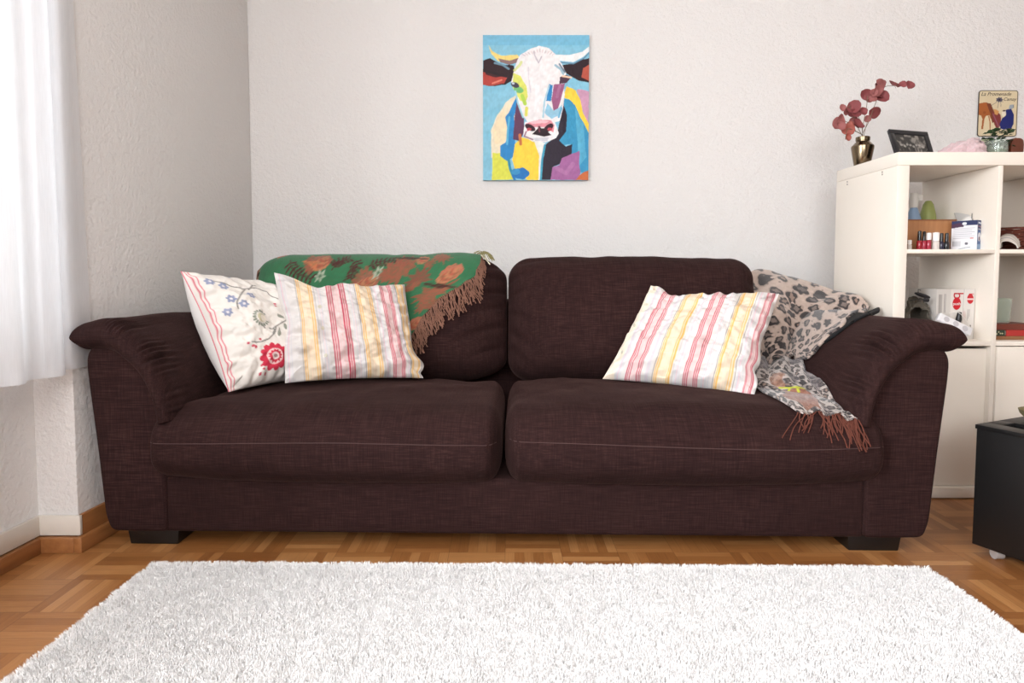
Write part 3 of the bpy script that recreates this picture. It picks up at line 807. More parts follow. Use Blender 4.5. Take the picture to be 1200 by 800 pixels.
# --- green throw over the left back cushion
Pw = s2w(P_l); bvh_bl = BVHTree.FromPolygons([Vector(p) for p in Pw], [tuple(f) for f in F_l])
ax_y, ax_z = 2.445, .60
nt_, nu_ = 150, 190
ths = np.linspace(R(-45), R(150), nt_)                  # 0 = towards camera, 90 = up
xL = s2w(np.array([-.999, .7, .6]))[0]
def edge_x(th):
    # right border: diagonal on the front, straight over the top
    d = math.degrees(th)
    return np.interp(d, [-45, -17, -5, 12, 38, 50, 65, 78, 150], [-.355, -.347, -.324, -.30, -.237, -.174, -.115, -.092, -.09])
GT = np.zeros((nt_, nu_, 3)); NR = np.zeros((nt_, nu_, 3))
for i, th in enumerate(ths):
    xr = edge_x(th)
    for j in range(nu_):
        s = j/(nu_-1); x = xL+.004+(xr-xL-.004)*s
        d = Vector((0, -math.cos(th), math.sin(th)))
        o_ = Vector((x, ax_y, ax_z+.02))
        hit = bvh_bl.ray_cast(o_+d*1.0, -d)
        if hit[0] is None: p, nn = o_+d*.03, d
        else: p, nn = hit[0], hit[1]
        GT[i, j] = p; NR[i, j] = d
# relax the sheet a little so it bridges creases
for _ in range(10):
    A = GT.copy(); A[1:-1, 1:-1] = (GT[:-2, 1:-1]+GT[2:, 1:-1]+GT[1:-1, :-2]+GT[1:-1, 2:])/4; 
    GT = A
uu, vv = np.meshgrid(np.linspace(0, 1, nu_), np.linspace(0, 1, nt_))
GT = GT+NR*(.010+.004*(fbm(np.stack([uu*4, vv*3], -1), 1.5, 5))[..., None]*np.array([1, 1, 1]))
# pattern painted in cloth coordinates
prT = proj(GT)
vis = ths < R(84)
Gv = GT[vis]; Uv = uu[vis]; Vv = vv[vis]
def tz(zx, zy): return uv_of(Gv, Uv, Vv, 300+zx/6.667, 290+zy/6.667)
cv = Canvas(760, 600, (52, 112, 76))
cv.mix(np.clip((vnoise(np.stack([cv.x, cv.y], -1), 60, 2)+.2)*.3, 0, .25), (40, 92, 64))
BRD = (110, 40, 40); RS = (178, 106, 84); BR = (146, 82, 64); SAND = (178, 116, 84)
def sprig(pts, lf=10, w=.010, lw=.017, col=(74, 34, 32)):
    p = np.array([tz(*q) for q in pts]); cv.line([tuple(a) for a in p], .007, col)
    q = resample(p, lf)
    for k in range(1, lf):
        t = q[min(k+1, lf-1)]-q[k-1]; a = math.atan2(t[1], t[0]*cv.asp)
        for sg in (-1, 1):
            b_ = a+sg*1.1; L = .030
            cv.ell((q[k][0]+math.cos(b_)*L*.6/cv.asp, q[k][1]+math.sin(b_)*L*.6), .020, .0065, col, 1, b_)
sprig([(265, 90), (275, 150), (320, 210), (430, 250)], 9)
sprig([(600, 170), (640, 120), (720, 80)], 7); sprig([(760, 100), (790, 140), (740, 230)], 7)
sprig([(870, 160), (950, 115), (1060, 105), (1190, 105)], 11)
def shell(zx, zy, r, a, col=RS):
    c = tz(zx, zy); cv.ell(c, r, r*.8, (150, 92, 76), 1, a, .06, 9)
    for k in range(5):
        cv.ell((c[0]+.004*k, c[1]+.010*k-.02), r*(.85-.13*k), r*(.62-.1*k), [SAND, (160, 86, 66)][k % 2], 1, a)
    for k in range(7):
        t = a+math.pi+(k-3)*.28; cv.ell((c[0]+math.cos(t)*r*1.15/cv.asp, c[1]+math.sin(t)*r*1.1), r*.3, .010, BR, .9, t)
shell(505, 105, .062, .2); shell(860, 280, .070, -.2)
c = tz(395, 140); cv.poly([(c[0]-.03, c[1]+.03), (c[0]+.05, c[1]-.03), (c[0]+.04, c[1]+.02)], (190, 112, 74))
for zx, zy in ((505, 222), (955, 195)):
    cv.ell(tz(zx, zy), .024, .024, (160, 170, 150), 1, 0, .35, 6); cv.ell(tz(zx, zy), .008, .008, (80, 110, 84))
def tz2(zx, zy): return uv_of(Gv, Uv, Vv, 460+zx/5, 290+zy/5)
def leafblob(zx, zy, r, col, seed):
    c = tz2(zx, zy); pts = []
    rr = random.Random(seed)
    for k in range(22):
        a = k/22*2*math.pi; q = r*(.65 if k % 2 else 1.15)*rr.uniform(.8, 1.2); pts.append((c[0]+math.cos(a)*q/cv.asp, c[1]+math.sin(a)*q))
    cv.poly(pts, col, .92, .004, seed)
leafblob(45, 120, .085, BR, 1); leafblob(150, 190, .065, (128, 70, 58), 2); leafblob(235, 270, .085, BR, 3); leafblob(180, 345, .05, BR, 4); leafblob(215, 95, .03, BR, 5); leafblob(290, 60, .05, BR, 6); leafblob(120, 230, .035, BR, 7)
leafblob(250, 330, .05, (140, 76, 60), 17); leafblob(-20, 150, .05, BR, 18)
def shell2(zx, zy, r, a):
    c = tz2(zx, zy); cv.ell(c, r, r*.8, RS, 1, a, .06, 9)
    for k in range(5): cv.ell((c[0]+.004*k, c[1]+.008*k-.015), r*(.85-.13*k), r*(.62-.1*k), [SAND, (170, 90, 70)][k % 2], 1, a)
shell2(340, 150, .058, .3); shell2(180, 70, .035, 0); shell2(140, 440, .055, .4)
for k in range(26):
    c = (random.random(), random.uniform(.70, 1) if k % 2 else random.uniform(0, .18)); cv.ell(c, .03, .02, random.choice([BR, RS, (74, 34, 32)]), 1, random.random()*3, .2, 5)
for zx, zy in ((60, 20), (255, 210), (330, 215), (140, 60)): 
    c = tz2(zx, zy); cv.line([(c[0]-.05, c[1]), (c[0]+.05, c[1]-.02)], .012, (70, 34, 32))
# brown binding along both borders
wv_ = np.clip(vnoise(np.stack([cv.x, cv.y], -1), 150, 9)*1.4, 0, .35); cv.mix(wv_, (60, 96, 66)); cv.mix((cv.x < .02).astype(float), (136, 92, 70)); 
cols = cv.sample(uu, vv)
th_obj = thing('throw_blanket', 'green throw with rust flowers and brown fringe draped over the left back cushion', 'blanket', tuple(GT[nt_//2, nu_//2]))
o = add('blanket', mesh_of('blanket', GT.reshape(-1, 3), grid_faces(nt_, nu_), cols.reshape(-1, 3)), M_throw, th_obj, True)
md = o.modifiers.new('thick', 'SOLIDIFY'); md.thickness = .004; md.offset = 0
# fringe hanging from the diagonal border
mb = MB(); edge = GT[:, -1][ths < R(92)]; edge = resample(edge, 105)
rr = random.Random(3)
for k, p in enumerate(edge):
    for q in range(2):
        f = k/len(edge); L = rr.uniform(.055, .10)*(1.0 if f < .85 else .6)
        p0 = Vector(p)+Vector((rr.uniform(-.002, .002), -.002-rr.uniform(0, .004), rr.uniform(-.003, .003)))
        pts = [p0]; dirv = Vector((rr.uniform(.1, .5), -.25, -1)).normalized(); 
        ph = rr.uniform(0, 6)
        for s in range(1, 7):
            t = s/6
            tgt = p0+dirv*L*t+Vector((.004*math.sin(ph+t*7), -.004*math.sin(t*3), 0))
            hit = bvh_bl.ray_cast(Vector((tgt.x, 1.9, tgt.z)), Vector((0, 1, 0)))
            if hit[0] is not None: tgt.y = min(hit[0].y-.005-rr.uniform(0, .006), tgt.y+.03) if tgt.y > hit[0].y-.005 else max(tgt.y, hit[0].y-.03)
            pts.append(tgt)
        mb.tube(pts, [.0015]*6+[.0024], 5)
Mfr = simple('brown_fringe_yarn', (146, 104, 86), .95, var=.25)
mb.build('fringe', Mfr, th_obj, True)
# corner tie of pale yarn on top
mb = MB(); e0 = Vector(edge[-1])
for k in range(16):
    a = rr.uniform(-.6, 1.0); p0 = e0+Vector((rr.uniform(-.03, .012), rr.uniform(-.02, .0), rr.uniform(.004, .010)))
    mb.tube([p0, p0+Vector((.015, -.01, .006+a*.004)), p0+Vector((.030, -.022, -.004+a*.01)), p0+Vector((.04, -.03, -.022+a*.012))], .0013, 5)
tl = mb.build('tassel', simple('olive_tassel_yarn', (150, 140, 92), .95, var=.2), th_obj, True); tl['label'] = 'olive yarn tassel at the corner'
mb = MB(); p0 = e0+Vector((.0, -.03, -.0)); mb.tube([p0, p0+Vector((.018, -.012, -.014)), p0+Vector((.034, -.016, -.036))], .0022, 6)
wt = mb.build('care_tag', simple('cream_tag', (226, 220, 196), .8), th_obj, True); wt['label'] = 'small cream tag'

# --- soft things come to rest on the arm and the seat
def mesh_world(o):
    return s2w(np.array([v.co[:] for v in o.data.vertices])), [tuple(p.vertices) for p in o.data.polygons]
bvh_arm = BVHTree.FromPolygons([Vector(p) for p in mesh_world(pad_r)[0]], mesh_world(pad_r)[1])
bvh_seat = BVHTree.FromPolygons([Vector(p) for p in mesh_world(seat_r)[0]], mesh_world(seat_r)[1])
EYEP = Vector((0, 0, EYE))
def keep_left_of(G, xmax):
    """slide points towards the viewer's side so that they stay clear of the bookshelf panel"""
    f = np.where(G[..., 0] > xmax, xmax/np.maximum(G[..., 0], 1e-6), 1.0)[..., None]; E = np.array((0, 0, EYE)); return E+(G-E)*f
def rest_on(G, trees, off, smooth=2):
    H = G.copy(); n, m = G.shape[:2]
    for i in range(n):
        for j in range(m):
            p = Vector(G[i, j]); d = (p-EYEP); L = d.length; d.normalize(); best = L
            for t in trees:
                h = t.ray_cast(EYEP, d, L+.3)
                if h[0] is not None and h[3] < best: best = h[3]
            if best < L: H[i, j] = EYEP+d*best
            q = Vector(H[i, j])
            for t in trees:
                h = t.find_nearest(q, off*1.2)
                if h[0] is not None:
                    nn = h[1]
                    if nn.dot(EYEP-h[0]) < 0: nn = -nn
                    q = h[0]+nn*off
            H[i, j] = q
    for _ in range(smooth): H[1:-1, 1:-1] = (H[1:-1, 1:-1]*2+H[:-2, 1:-1]+H[2:, 1:-1]+H[1:-1, :-2]+H[1:-1, 2:])/6
    return H
# --- leopard print blanket
def leopard(w, h, seed, base=(184, 164, 152), sp=(9, 12), k=1.35):
    c = Canvas(w, h, base); rr = random.Random(seed); pts = []
    nx_, ny_ = sp
    for b__ in range(ny_+1):
        for a__ in range(nx_+1):
            pts.append(((a__+.5*(b__ % 2)+rr.uniform(-.24, .24))/nx_, (b__+rr.uniform(-.24, .24))/ny_))
    for p in pts:
        r = rr.uniform(.024, .036)*k; a = rr.uniform(0, 3)
        asp = rr.uniform(.6, 1); ww = rr.uniform(.10, .24)
        c.ell(p, r*1.18, r*asp*1.15, (150, 132, 122), .6, a, ww, 3)
        c.ell(p, r, r*asp, (48, 42, 43), 1, a, ww, rr.choice((3, 4, 5)))
        if rr.random() < .75: c.ell((p[0]+.003, p[1]-.002), r*.55, r*.45*asp, rr.choice([(122, 108, 102), (140, 118, 106), (98, 88, 86)]), 1, a, ww, 4)
        if rr.random() < .55:
            b_ = rr.uniform(0, 6.28); c.ell((p[0]+math.cos(b_)*r/c.asp, p[1]+math.sin(b_)*r), r*.30, r*.24, base, 1, b_)
    for k in range(120):
        c.ell((rr.random(), rr.random()), rr.uniform(.005, .010), rr.uniform(.004, .008), (104, 92, 88), .8, rr.random()*3)
    n = fbm(np.stack([c.x, c.y], -1), 50, seed); c.a *= (1+.10*n)[..., None]
    return c
def A(px, py, Y): return at(px, py, Y)
# rows run from the back/top to the front/bottom, columns left to right
ctrl = [[A(868, 332, 2.70), A(890, 322, 2.72), A(925, 330, 2.70), A(965, 343, 2.58), A(1000, 354, 2.40), A(1013, 366, 2.34)],
        [A(862, 338, 2.60), A(888, 317, 2.62), A(925, 325, 2.60), A(965, 338, 2.50), A(1002, 347, 2.36), A(1018, 360, 2.295)],
        [A(855, 345, 2.46), A(880, 338, 2.46), A(920, 345, 2.45), A(960, 354, 2.40), A(995, 362, 2.31), A(1014, 366, 2.26)],
        [A(868, 372, 2.36), A(890, 365, 2.34), A(920, 366, 2.36), A(952, 374, 2.33), A(978, 380, 2.27), A(1000, 375, 2.23)],
        [A(880, 400, 2.28), A(896, 392, 2.25), A(922, 388, 2.29), A(945, 392, 2.25), A(962, 396, 2.24), A(978, 390, 2.25)],
        [A(890, 425, 2.22), A(903, 412, 2.19), A(922, 408, 2.23), A(938, 410, 2.20), A(948, 414, 2.19), A(957, 409, 2.22)],
        [A(893, 440, 2.20), A(905, 422, 2.17), A(920, 420, 2.21), A(932, 420, 2.18), A(940, 422, 2.18), A(946, 418, 2.20)]]
G = sheet_pts(ctrl, 230, 230); n_ = grid_normals(G)
u_, v_ = np.meshgrid(np.linspace(0, 1, 230), np.linspace(0, 1, 230))
fold = .011*np.sin((u_*1.2+v_*.55)*15+1.8*np.sin(v_*5))*np.clip(v_*2, .3, 1)+.006*fbm(np.stack([u_*3, v_*3], -1), 2, 8)
G = rest_on(keep_left_of(G+n_*fold[..., None], 1.352), [bvh_arm, bvh_seat], .012)
lc = leopard(600, 600, 5)
lb = thing('leopard_blanket', 'leopard print fleece blanket heaped between the right back cushion and sofa arm', 'blanket', tuple(G[-1, 115]))
o = add('blanket', mesh_of('blanket', G.reshape(-1, 3), grid_faces(230, 230), lc.sample(u_, v_).reshape(-1, 3)), M_leo, lb, True)
md = o.modifiers.new('thick', 'SOLIDIFY'); md.thickness = .010; md.offset = 0

# scarf lying on the seat in front
ctrl = [[A(884, 428, 2.20), A(895, 420, 2.21), A(915, 418, 2.22), A(935, 420, 2.21), A(945, 428, 2.19)],
        [A(884, 440, 2.12), A(900, 432, 2.11), A(922, 433, 2.11), A(945, 440, 2.09), A(962, 446, 2.08)],
        [A(888, 458, 2.05), A(906, 448, 2.02), A(932, 450, 2.02), A(958, 457, 2.01), A(975, 464, 2.00)],
        [A(915, 472, 1.98), A(932, 466, 1.96), A(955, 468, 1.95), A(975, 475, 1.94), A(991, 482, 1.94)],
        [A(936, 487, 1.925), A(952, 486, 1.905), A(972, 487, 1.90), A(992, 492, 1.89), A(1005, 494, 1.90)]]
G = sheet_pts(ctrl, 190, 170); n_ = grid_normals(G)
u_, v_ = np.meshgrid(np.linspace(0, 1, 170), np.linspace(0, 1, 190))
G = G+n_*(.011*np.sin(u_*20+v_*5+1.5*np.sin(v_*6))+.005*fbm(np.stack([u_*3, v_*4], -1), 2, 18))[..., None]
G = rest_on(G, [bvh_arm, bvh_seat], .008)
lc = leopard(500, 560, 9, (186, 176, 170), (11, 14), 1.1)
m = np.clip(fbm(np.stack([lc.x, lc.y], -1), 6, 77)*1.6-.25+(lc.x-.35)*.8, 0, 1); lc.mix(m, (92, 86, 90), .75)
m = ((np.hypot((lc.x-.30)*1.0, lc.y-.78) < .17+.05*vnoise(np.stack([lc.x, lc.y], -1), 14, 2))).astype(float); lc.mix(m, (142, 92, 72), .85)
m = ((np.hypot((lc.x-.30)*1.2, (lc.y-.45)*1.0) < .10+.04*vnoise(np.stack([lc.x, lc.y], -1), 14, 4))).astype(float); lc.mix(m, (150, 106, 84), .7)
lc.line([(.30, .55), (.36, .60), (.44, .66)], .022, (176, 178, 60)); lc.line([(.36, .60), (.30, .64)], .016, (176, 178, 60)); lc.line([(.40, .62), (.37, .68)], .016, (176, 178, 60))
n = fbm(np.stack([lc.x, lc.y], -1), 60, 3); lc.a *= (1+.25*n)[..., None]
sc = thing('scarf', 'grey patterned scarf with rust fringe lying on the right seat cushion below the leopard blanket', 'scarf', tuple(G[100, 85]))
o = add('scarf_cloth', mesh_of('scarf_cloth', G.reshape(-1, 3), grid_faces(190, 170), lc.sample(u_, v_).reshape(-1, 3)), M_leo, sc, True)
md = o.modifiers.new('thick', 'SOLIDIFY'); md.thickness = .004; md.offset = 0
mb = MB(); edge = G[-1]; edge = resample(edge, 34); rr = random.Random(8)
for k, p in enumerate(edge):
    for q in range(2 if k > 16 else 1):
        p0 = Vector(p)+Vector((rr.uniform(-.004, .004), 0, 0)); L = rr.uniform(.045, .085); dx = rr.uniform(-.6, .4) if k > 8 else rr.uniform(-1.6, -.2)
        pts = [p0]; c0 = rr.uniform(-.012, .012)
        for s in range(1, 9):
            t = s/8; x = p0.x+dx*L*.6*t+c0*math.sin(t*math.pi); yt = p0.y-L*.75*t
            z = p0.z-L*.9*t
            hit = bvh_seat.ray_cast(Vector((x, yt, 1)), Vector((0, 0, -1)))
            if hit[0] is not None and hit[0].z > z-.02: z2 = hit[0].z+.004
            else: z2 = z
            h2 = bvh_seat.ray_cast(Vector((x, 1.0, z2)), Vector((0, 1, 0)))
            y2 = yt
            if h2[0] is not None and h2[0].y < yt: y2 = h2[0].y-.004
            pts.append(Vector((x, y2, z2)))
        mb.tube(pts, .0016, 5)
o = mb.build('fringe', simple('rust_fringe_yarn', (104, 54, 40), .95, var=.2), sc, True); o['label'] = 'rust brown fringe'
# dark garment between blanket and arm
ctrl = [[A(950, 392, 2.16), A(985, 374, 2.20), A(1012, 367, 2.24), A(1029, 361, 2.28)],
        [A(951, 400, 2.13), A(986, 382, 2.17), A(1012, 370, 2.23), A(1031, 361.5, 2.27)],
        [A(953, 408, 2.12), A(980, 392, 2.14), A(1006, 375, 2.19), A(1030, 364, 2.24)],
        [A(950, 412, 2.16), A(972, 400, 2.18), A(1002, 378, 2.21), A(1028, 366, 2.24)]]
G = rest_on(keep_left_of(sheet_pts(ctrl, 40, 70), 1.352), [bvh_arm], .006); o = add('jacket', mesh_of('jacket', G.reshape(-1, 3), grid_faces(40, 70)), simple('black_cloth', (14, 13, 16), .9, bs=(200, .5, .002)))
md = o.modifiers.new('thick', 'SOLIDIFY'); md.thickness = .008; md.offset = 0
tag(o, 'black folded garment on the right sofa arm under the leopard blanket', 'garment')

# ------------------------------------------------------------------ painting
Yp = WALL_Y-.012
c_ = [at(566, 41, Yp-.010), at(690, 41, Yp-.010), at(690, 211, Yp-.010), at(566, 211, Yp-.010)]
x0, x1 = c_[0][0], (c_[1][0]+c_[2][0])/2; x0 = (c_[0][0]+c_[3][0])/2; z1, z0 = c_[0][2], c_[2][2]
cv = Canvas(330, 450, (138, 198, 222), tr=lambda p: ((p[0]-97)/473, (p[1]-77)/645))
P_ = cv.poly; J = .004
cv.mix(((cv.y < .07)).astype(float)*.5, (104, 178, 214)); 
cv.mix(np.clip(vnoise(np.stack([cv.x*2, cv.y*9], -1), 2.2, 5), 0, 1)*.4, (112, 186, 214))
P_([(245, 340), (200, 375), (160, 430), (133, 500), (135, 620), (200, 640), (240, 560), (245, 420)], (240, 228, 200), jit=J)
P_([(160, 440), (190, 400), (205, 470), (195, 560), (150, 560), (140, 500)], (244, 224, 186), .8, jit=J)
P_([(140, 600), (175, 600), (205, 630), (230, 700), (235, 722), (135, 722)], (222, 224, 84), jit=J)
P_([(245, 350), (225, 395), (198, 440), (206, 500), (200, 550), (175, 570), (175, 612), (205, 637), (235, 612), (242, 560), (240, 500), (235, 440), (252, 385)], (46, 138, 202), jit=J)
cv.line([(205, 560), (208, 500), (215, 440)], .014, (96, 184, 220))
P_([(270, 530), (240, 560), (228, 630), (245, 690), (300, 722), (350, 722), (352, 620), (345, 560), (310, 540)], (250, 214, 72), jit=J)
cv.line([(212, 632), (218, 670), (232, 705), (240, 722)], .018, (44, 142, 176))
P_([(248, 360), (238, 440), (233, 540), (258, 547), (282, 505), (280, 450), (262, 400)], (98, 58, 88), jit=J)
cv.line([(262, 520), (266, 560)], .02, (206, 120, 70))
cv.ell((268, 692), .055, .040, (34, 118, 190), wob=.06); cv.ell((244, 684), .03, .022, (60, 148, 200)); cv.line([(230, 700), (240, 722)], .012, (34, 118, 190))
P_([(325, 540), (378, 555), (362, 600), (357, 722), (345, 722), (350, 610)], (240, 240, 236), jit=J)
P_([(460, 360), (505, 360), (540, 430), (570, 500), (570, 690), (545, 690), (525, 680), (525, 600), (495, 612), (490, 560), (440, 570), (440, 400)], (58, 152, 194), jit=J)
P_([(510, 400), (545, 470), (560, 620), (530, 660), (520, 540)], (104, 190, 218), .7, jit=J)
cv.mix(((cv.x > .8) & (cv.y > .5)).astype(float)*np.clip(vnoise(np.stack([cv.x*9, cv.y*2], -1), 3, 8), 0, 1)*.4, (40, 120, 176))
P_([(515, 315), (570, 325), (570, 470), (550, 430), (530, 360)], (206, 156, 184), jit=J)
P_([(470, 305), (512, 320), (532, 365), (547, 425), (570, 468), (570, 512), (535, 445), (508, 385), (480, 360), (458, 355), (462, 330)], (250, 212, 70), jit=J)
P_([(455, 372), (472, 430), (470, 505), (440, 545), (470, 572), (497, 560), (494, 617), (450, 627), (440, 652), (415, 662), (400, 722), (360, 722), (365, 640), (380, 560), (400, 545), (430, 500), (445, 430)], (42, 32, 48), jit=J)
P_([(398, 722), (410, 665), (440, 655), (450, 622), (480, 610), (530, 592), (530, 650), (535, 690), (520, 722)], (166, 104, 158), jit=J)
cv.line([(430, 670), (470, 690), (500, 650)], .03, (186, 128, 176), .6)
P_([(555, 685), (570, 680), (570, 722), (515, 722), (530, 700)], (200, 108, 62), jit=J)
cv.line([(374, 565), (362, 630), (356, 722)], .014, (62, 160, 190))
# ears
P_([(97, 190), (130, 180), (180, 205), (235, 212), (242, 240), (228, 278), (195, 295), (150, 302), (97, 297)], (48, 26, 32), jit=J)
P_([(97, 240), (130, 245), (180, 262), (205, 266), (190, 290), (140, 300), (97, 297)], (182, 66, 56), jit=J)
P_([(97, 222), (150, 240), (190, 262), (150, 262), (110, 250)], (36, 22, 28), .9, jit=J); cv.line([(140, 290), (180, 275)], .012, (225, 130, 110))
cv.line([(150, 200), (185, 208), (212, 226)], .014, (122, 160, 182), .8)
P_([(445, 208), (490, 205), (530, 185), (570, 180), (570, 287), (520, 277), (480, 255), (455, 240)], (44, 24, 32), jit=J)
P_([(542, 222), (570, 205), (570, 280), (536, 262)], (184, 86, 68), jit=J)
# horns
P_([(122, 120), (140, 148), (180, 168), (250, 163), (268, 185), (215, 208), (165, 192), (135, 160)], (240, 216, 130), jit=.002)
P_([(165, 180), (215, 190), (262, 175), (262, 195), (215, 208), (175, 197)], (128, 92, 108), .9)
P_([(568, 128), (540, 150), (480, 165), (415, 162), (440, 190), (500, 196), (545, 172), (568, 150)], (244, 244, 244))
cv.line([(440, 197), (500, 203), (548, 178), (568, 156)], .008, (96, 140, 168))
# head
P_([(262, 165), (300, 142), (345, 124), (390, 136), (425, 170), (450, 205), (468, 245), (455, 290), (462, 340), (456, 400), (440, 455), (400, 470), (300, 465), (270, 430), (250, 370), (240, 320), (222, 285), (235, 240), (245, 200)], (243, 239, 240), jit=.003)
for k in range(12):
    x = 285+k*11; cv.line([(x, 150+abs(k-6)*3), (x+(k-6)*2, 138+abs(k-6)*4)], .006, (222, 200, 204) if k % 2 else (198, 182, 190), .8)
cv.line([(330, 170), (345, 200), (358, 172)], .008, (198, 190, 200)); cv.line([(322, 150), (335, 185)], .007, (205, 196, 205)); cv.line([(300, 220), (300, 260), (310, 330)], .008, (226, 220, 226))
P_([(232, 245), (265, 258), (290, 300), (297, 350), (285, 375), (262, 365), (245, 335), (228, 300)], (224, 228, 112), jit=J)
cv.ell((256, 318), .035, .022, (122, 196, 120), 1, .3); cv.line([(272, 345), (285, 380)], .025, (186, 220, 88)); cv.line([(292, 400), (290, 430)], .022, (230, 228, 110))
cv.line([(238, 232), (262, 208), (268, 196)], .018, (214, 222, 130), .8)
cv.ell((240, 297), .030, .018, (74, 66, 84), 1, .4); cv.ell((232, 290), .01, .008, (200, 210, 220))
P_([(440, 262), (470, 252), (492, 262), (470, 288), (438, 292)], (78, 52, 70)); cv.line([(452, 258), (490, 264)], .012, (244, 206, 176))
cv.line([(420, 210), (445, 228), (455, 248)], .016, (160, 192, 208)); cv.line([(438, 205), (462, 240)], .012, (110, 130, 150))
P_([(392, 293), (410, 300), (402, 372), (380, 366)], (44, 136, 196), jit=.003)
P_([(415, 296), (462, 290), (450, 350), (432, 402), (412, 412), (404, 362)], (158, 92, 132), jit=J); cv.line([(440, 300), (428, 350)], .02, (178, 118, 156), .7)
P_([(385, 378), (412, 412), (452, 385), (442, 432), (405, 448), (372, 420)], (152, 202, 226), jit=J); cv.line([(392, 300), (372, 370), (366, 440)], .012, (176, 212, 228))
cv.line([(448, 400), (436, 440)], .014, (110, 180, 214)); cv.line([(242, 325), (254, 380), (276, 440)], .012, (164, 212, 226)); cv.line([(340, 300), (338, 400)], .03, (248, 246, 248), .8)
# muzzle
P_([(284, 462), (350, 448), (420, 463), (436, 512), (425, 532), (380, 552), (320, 548), (276, 526)], (242, 238, 240), jit=.002)
P_([(290, 467), (350, 450), (402, 454), (417, 476), (412, 508), (370, 484), (330, 484), (294, 506)], (226, 146, 158), jit=.002)
P_([(300, 462), (345, 452), (395, 458), (380, 466), (320, 470)], (240, 196, 204))
cv.ell((308, 486), .040, .020, (54, 22, 36), 1, .5); cv.ell((390, 488), .040, .022, (54, 22, 36), 1, -.7); cv.ell((303, 494), .016, .010, (190, 72, 84)); cv.ell((396, 494), .016, .012, (196, 78, 92))
P_([(316, 516), (342, 490), (350, 478), (358, 490), (372, 490), (404, 520), (370, 527), (345, 521)], (44, 24, 34)); cv.line([(346, 482), (350, 505)], .01, (120, 60, 76))
cv.line([(290, 505), (282, 525), (320, 540)], .010, (160, 120, 140)); P_([(320, 532), (395, 530), (385, 548), (330, 545)], (214, 214, 222))
cv.a *= (1+.07*vnoise(np.stack([cv.x*14+cv.y*6, cv.y*18], -1), 3, 3)+.05*vnoise(np.stack([cv.x*50, cv.y*30], -1), 2, 6))[..., None]
n1, m1 = 250, 340
u_, v_ = np.meshgrid(np.linspace(0, 1, n1), np.linspace(0, 1, m1))
hgt = .0006*vnoise(np.stack([u_*30, v_*30], -1), 3, 1)
pa = thing('painting', 'unframed canvas of a colourful cow face on light blue hung above the sofa', 'painting', ((x0+x1)/2, WALL_Y, z0))
G = np.stack([x0+(x1-x0)*u_, WALL_Y-.0215+hgt*0-hgt, z1+(z0-z1)*v_], -1)
add('painted_face', mesh_of('painted_face', G.reshape(-1, 3), grid_faces(m1, n1)[:, ::-1], cv.sample(u_, v_).reshape(-1, 3)), vcol('acrylic_paint', .55, (120, .3, .001)), pa, True)
mb = MB(); mb.box(x0, x1, WALL_Y-.0195, WALL_Y-.001, z0, z1); o = mb.build('stretcher', simple('canvas_edge_blue', (150, 196, 214), .8), pa, True, bevel=.002)

# ------------------------------------------------------------------ bookshelf
M_shelf = simple('cream_white_laminate', (240, 231, 219), .4, var=.01)
FY, BY = 2.215, 2.62
TOPZ = at(1050, 178, FY)[2]; XA = at(1050, 250, FY)[0]; XB = at(1064.5, 250, FY)[0]; XC = at(1168.5, 250, FY)[0]; XD = XC+.017; XE = XD+(XC-XB); XF = XE+(XB-XA)
z_in = at(1100, 193.5, FY)[2]; s1t = at(1100, 292, FY)[2]; s1b = s1t-.014; s2t = at(1110, 400, FY)[2]; s2b = s2t-.016; pl = at(1110, 571, FY)[2]
bs = thing('bookshelf', 'cream white cube bookshelf standing behind the right end of the sofa', 'bookshelf', (XA, FY, 0))
mb = MB(); mb.box(XA, XF, FY, BY, z_in, TOPZ); mb.build('top', M_shelf, bs, True, bevel=.0015)
for xa, xb in ((XA, XB), (XE, XF)): mb = MB(); mb.box(xa, xb, FY, BY, 0, z_in-.0005); mb.build('side_panel', M_shelf, bs, True, bevel=.0015)
mb = MB(); mb.box(XC, XD, FY+.002, BY, pl, z_in-.0005); mb.build('divider', M_shelf, bs, True, bevel=.001)
for xa, xb in ((XB, XC), (XD, XE)):
    for a, b_ in ((s1b, s1t), (s2b, s2t)): mb = MB(); mb.box(xa+.0004, xb-.0004, FY+.002, BY, a, b_); mb.build('shelf', M_shelf, bs, True, bevel=.001)
mb = MB(); mb.box(XB, XE, FY+.002, BY, .004, pl-.001); mb.build('plinth', M_shelf, bs, True, bevel=.001)
mb = MB(); mb.box(XB+.0005, XC-.0005, FY+.02, FY+.036, pl+.001, s2b-.012); mb.build('door', M_shelf, bs, True, bevel=.001)
mb = MB(); mb.box(XD+.002, XE-.002, FY-.004, FY+.014, pl+.002, s2b-.003); d2 = mb.build('door', M_shelf, bs, True, bevel=.0012)
k_ = at(1177, 450, FY-.02)
mb = MB(); mb.lathe([(.0001, 0), (.004, 0), (.004, .010), (.009, .013), (.010, .018), (.007, .022), (.0001, .023)], n=24)
mb.v = [(k_[0]+a, FY-.004-c, k_[2]+b_) for a, b_, c in mb.v]; mb.build('knob', simple('chrome_knob', (200, 200, 200), .15, 1), d2, True)
mb = MB(); mb.box(XB+.001, XE-.001, BY-.006, BY-.001, pl, s2b); mb.build('back_panel', M_shelf, bs, True)
Mdot = simple('dowel_hole_grey', (120, 112, 104), .6)
for zx, zy in ((165, 665), (165, 680), (370, 608), (370, 622)):
    u, v = 960+zx/5, 80+zy/5
    Yq = XA*1.0/((u-PX)/FPX); p = at(u, v, Yq); p = at(u, v, Yq*XA/p[0])
    mb = MB(); mb.lathe([(.0001, 0), (.003, 0), (.003, .0006), (.0001, .0006)], n=14); mb.v = [(XA-c, p[1]+a, p[2]+b_) for a, b_, c in mb.v]; mb.build('cap', Mdot, bs, True)

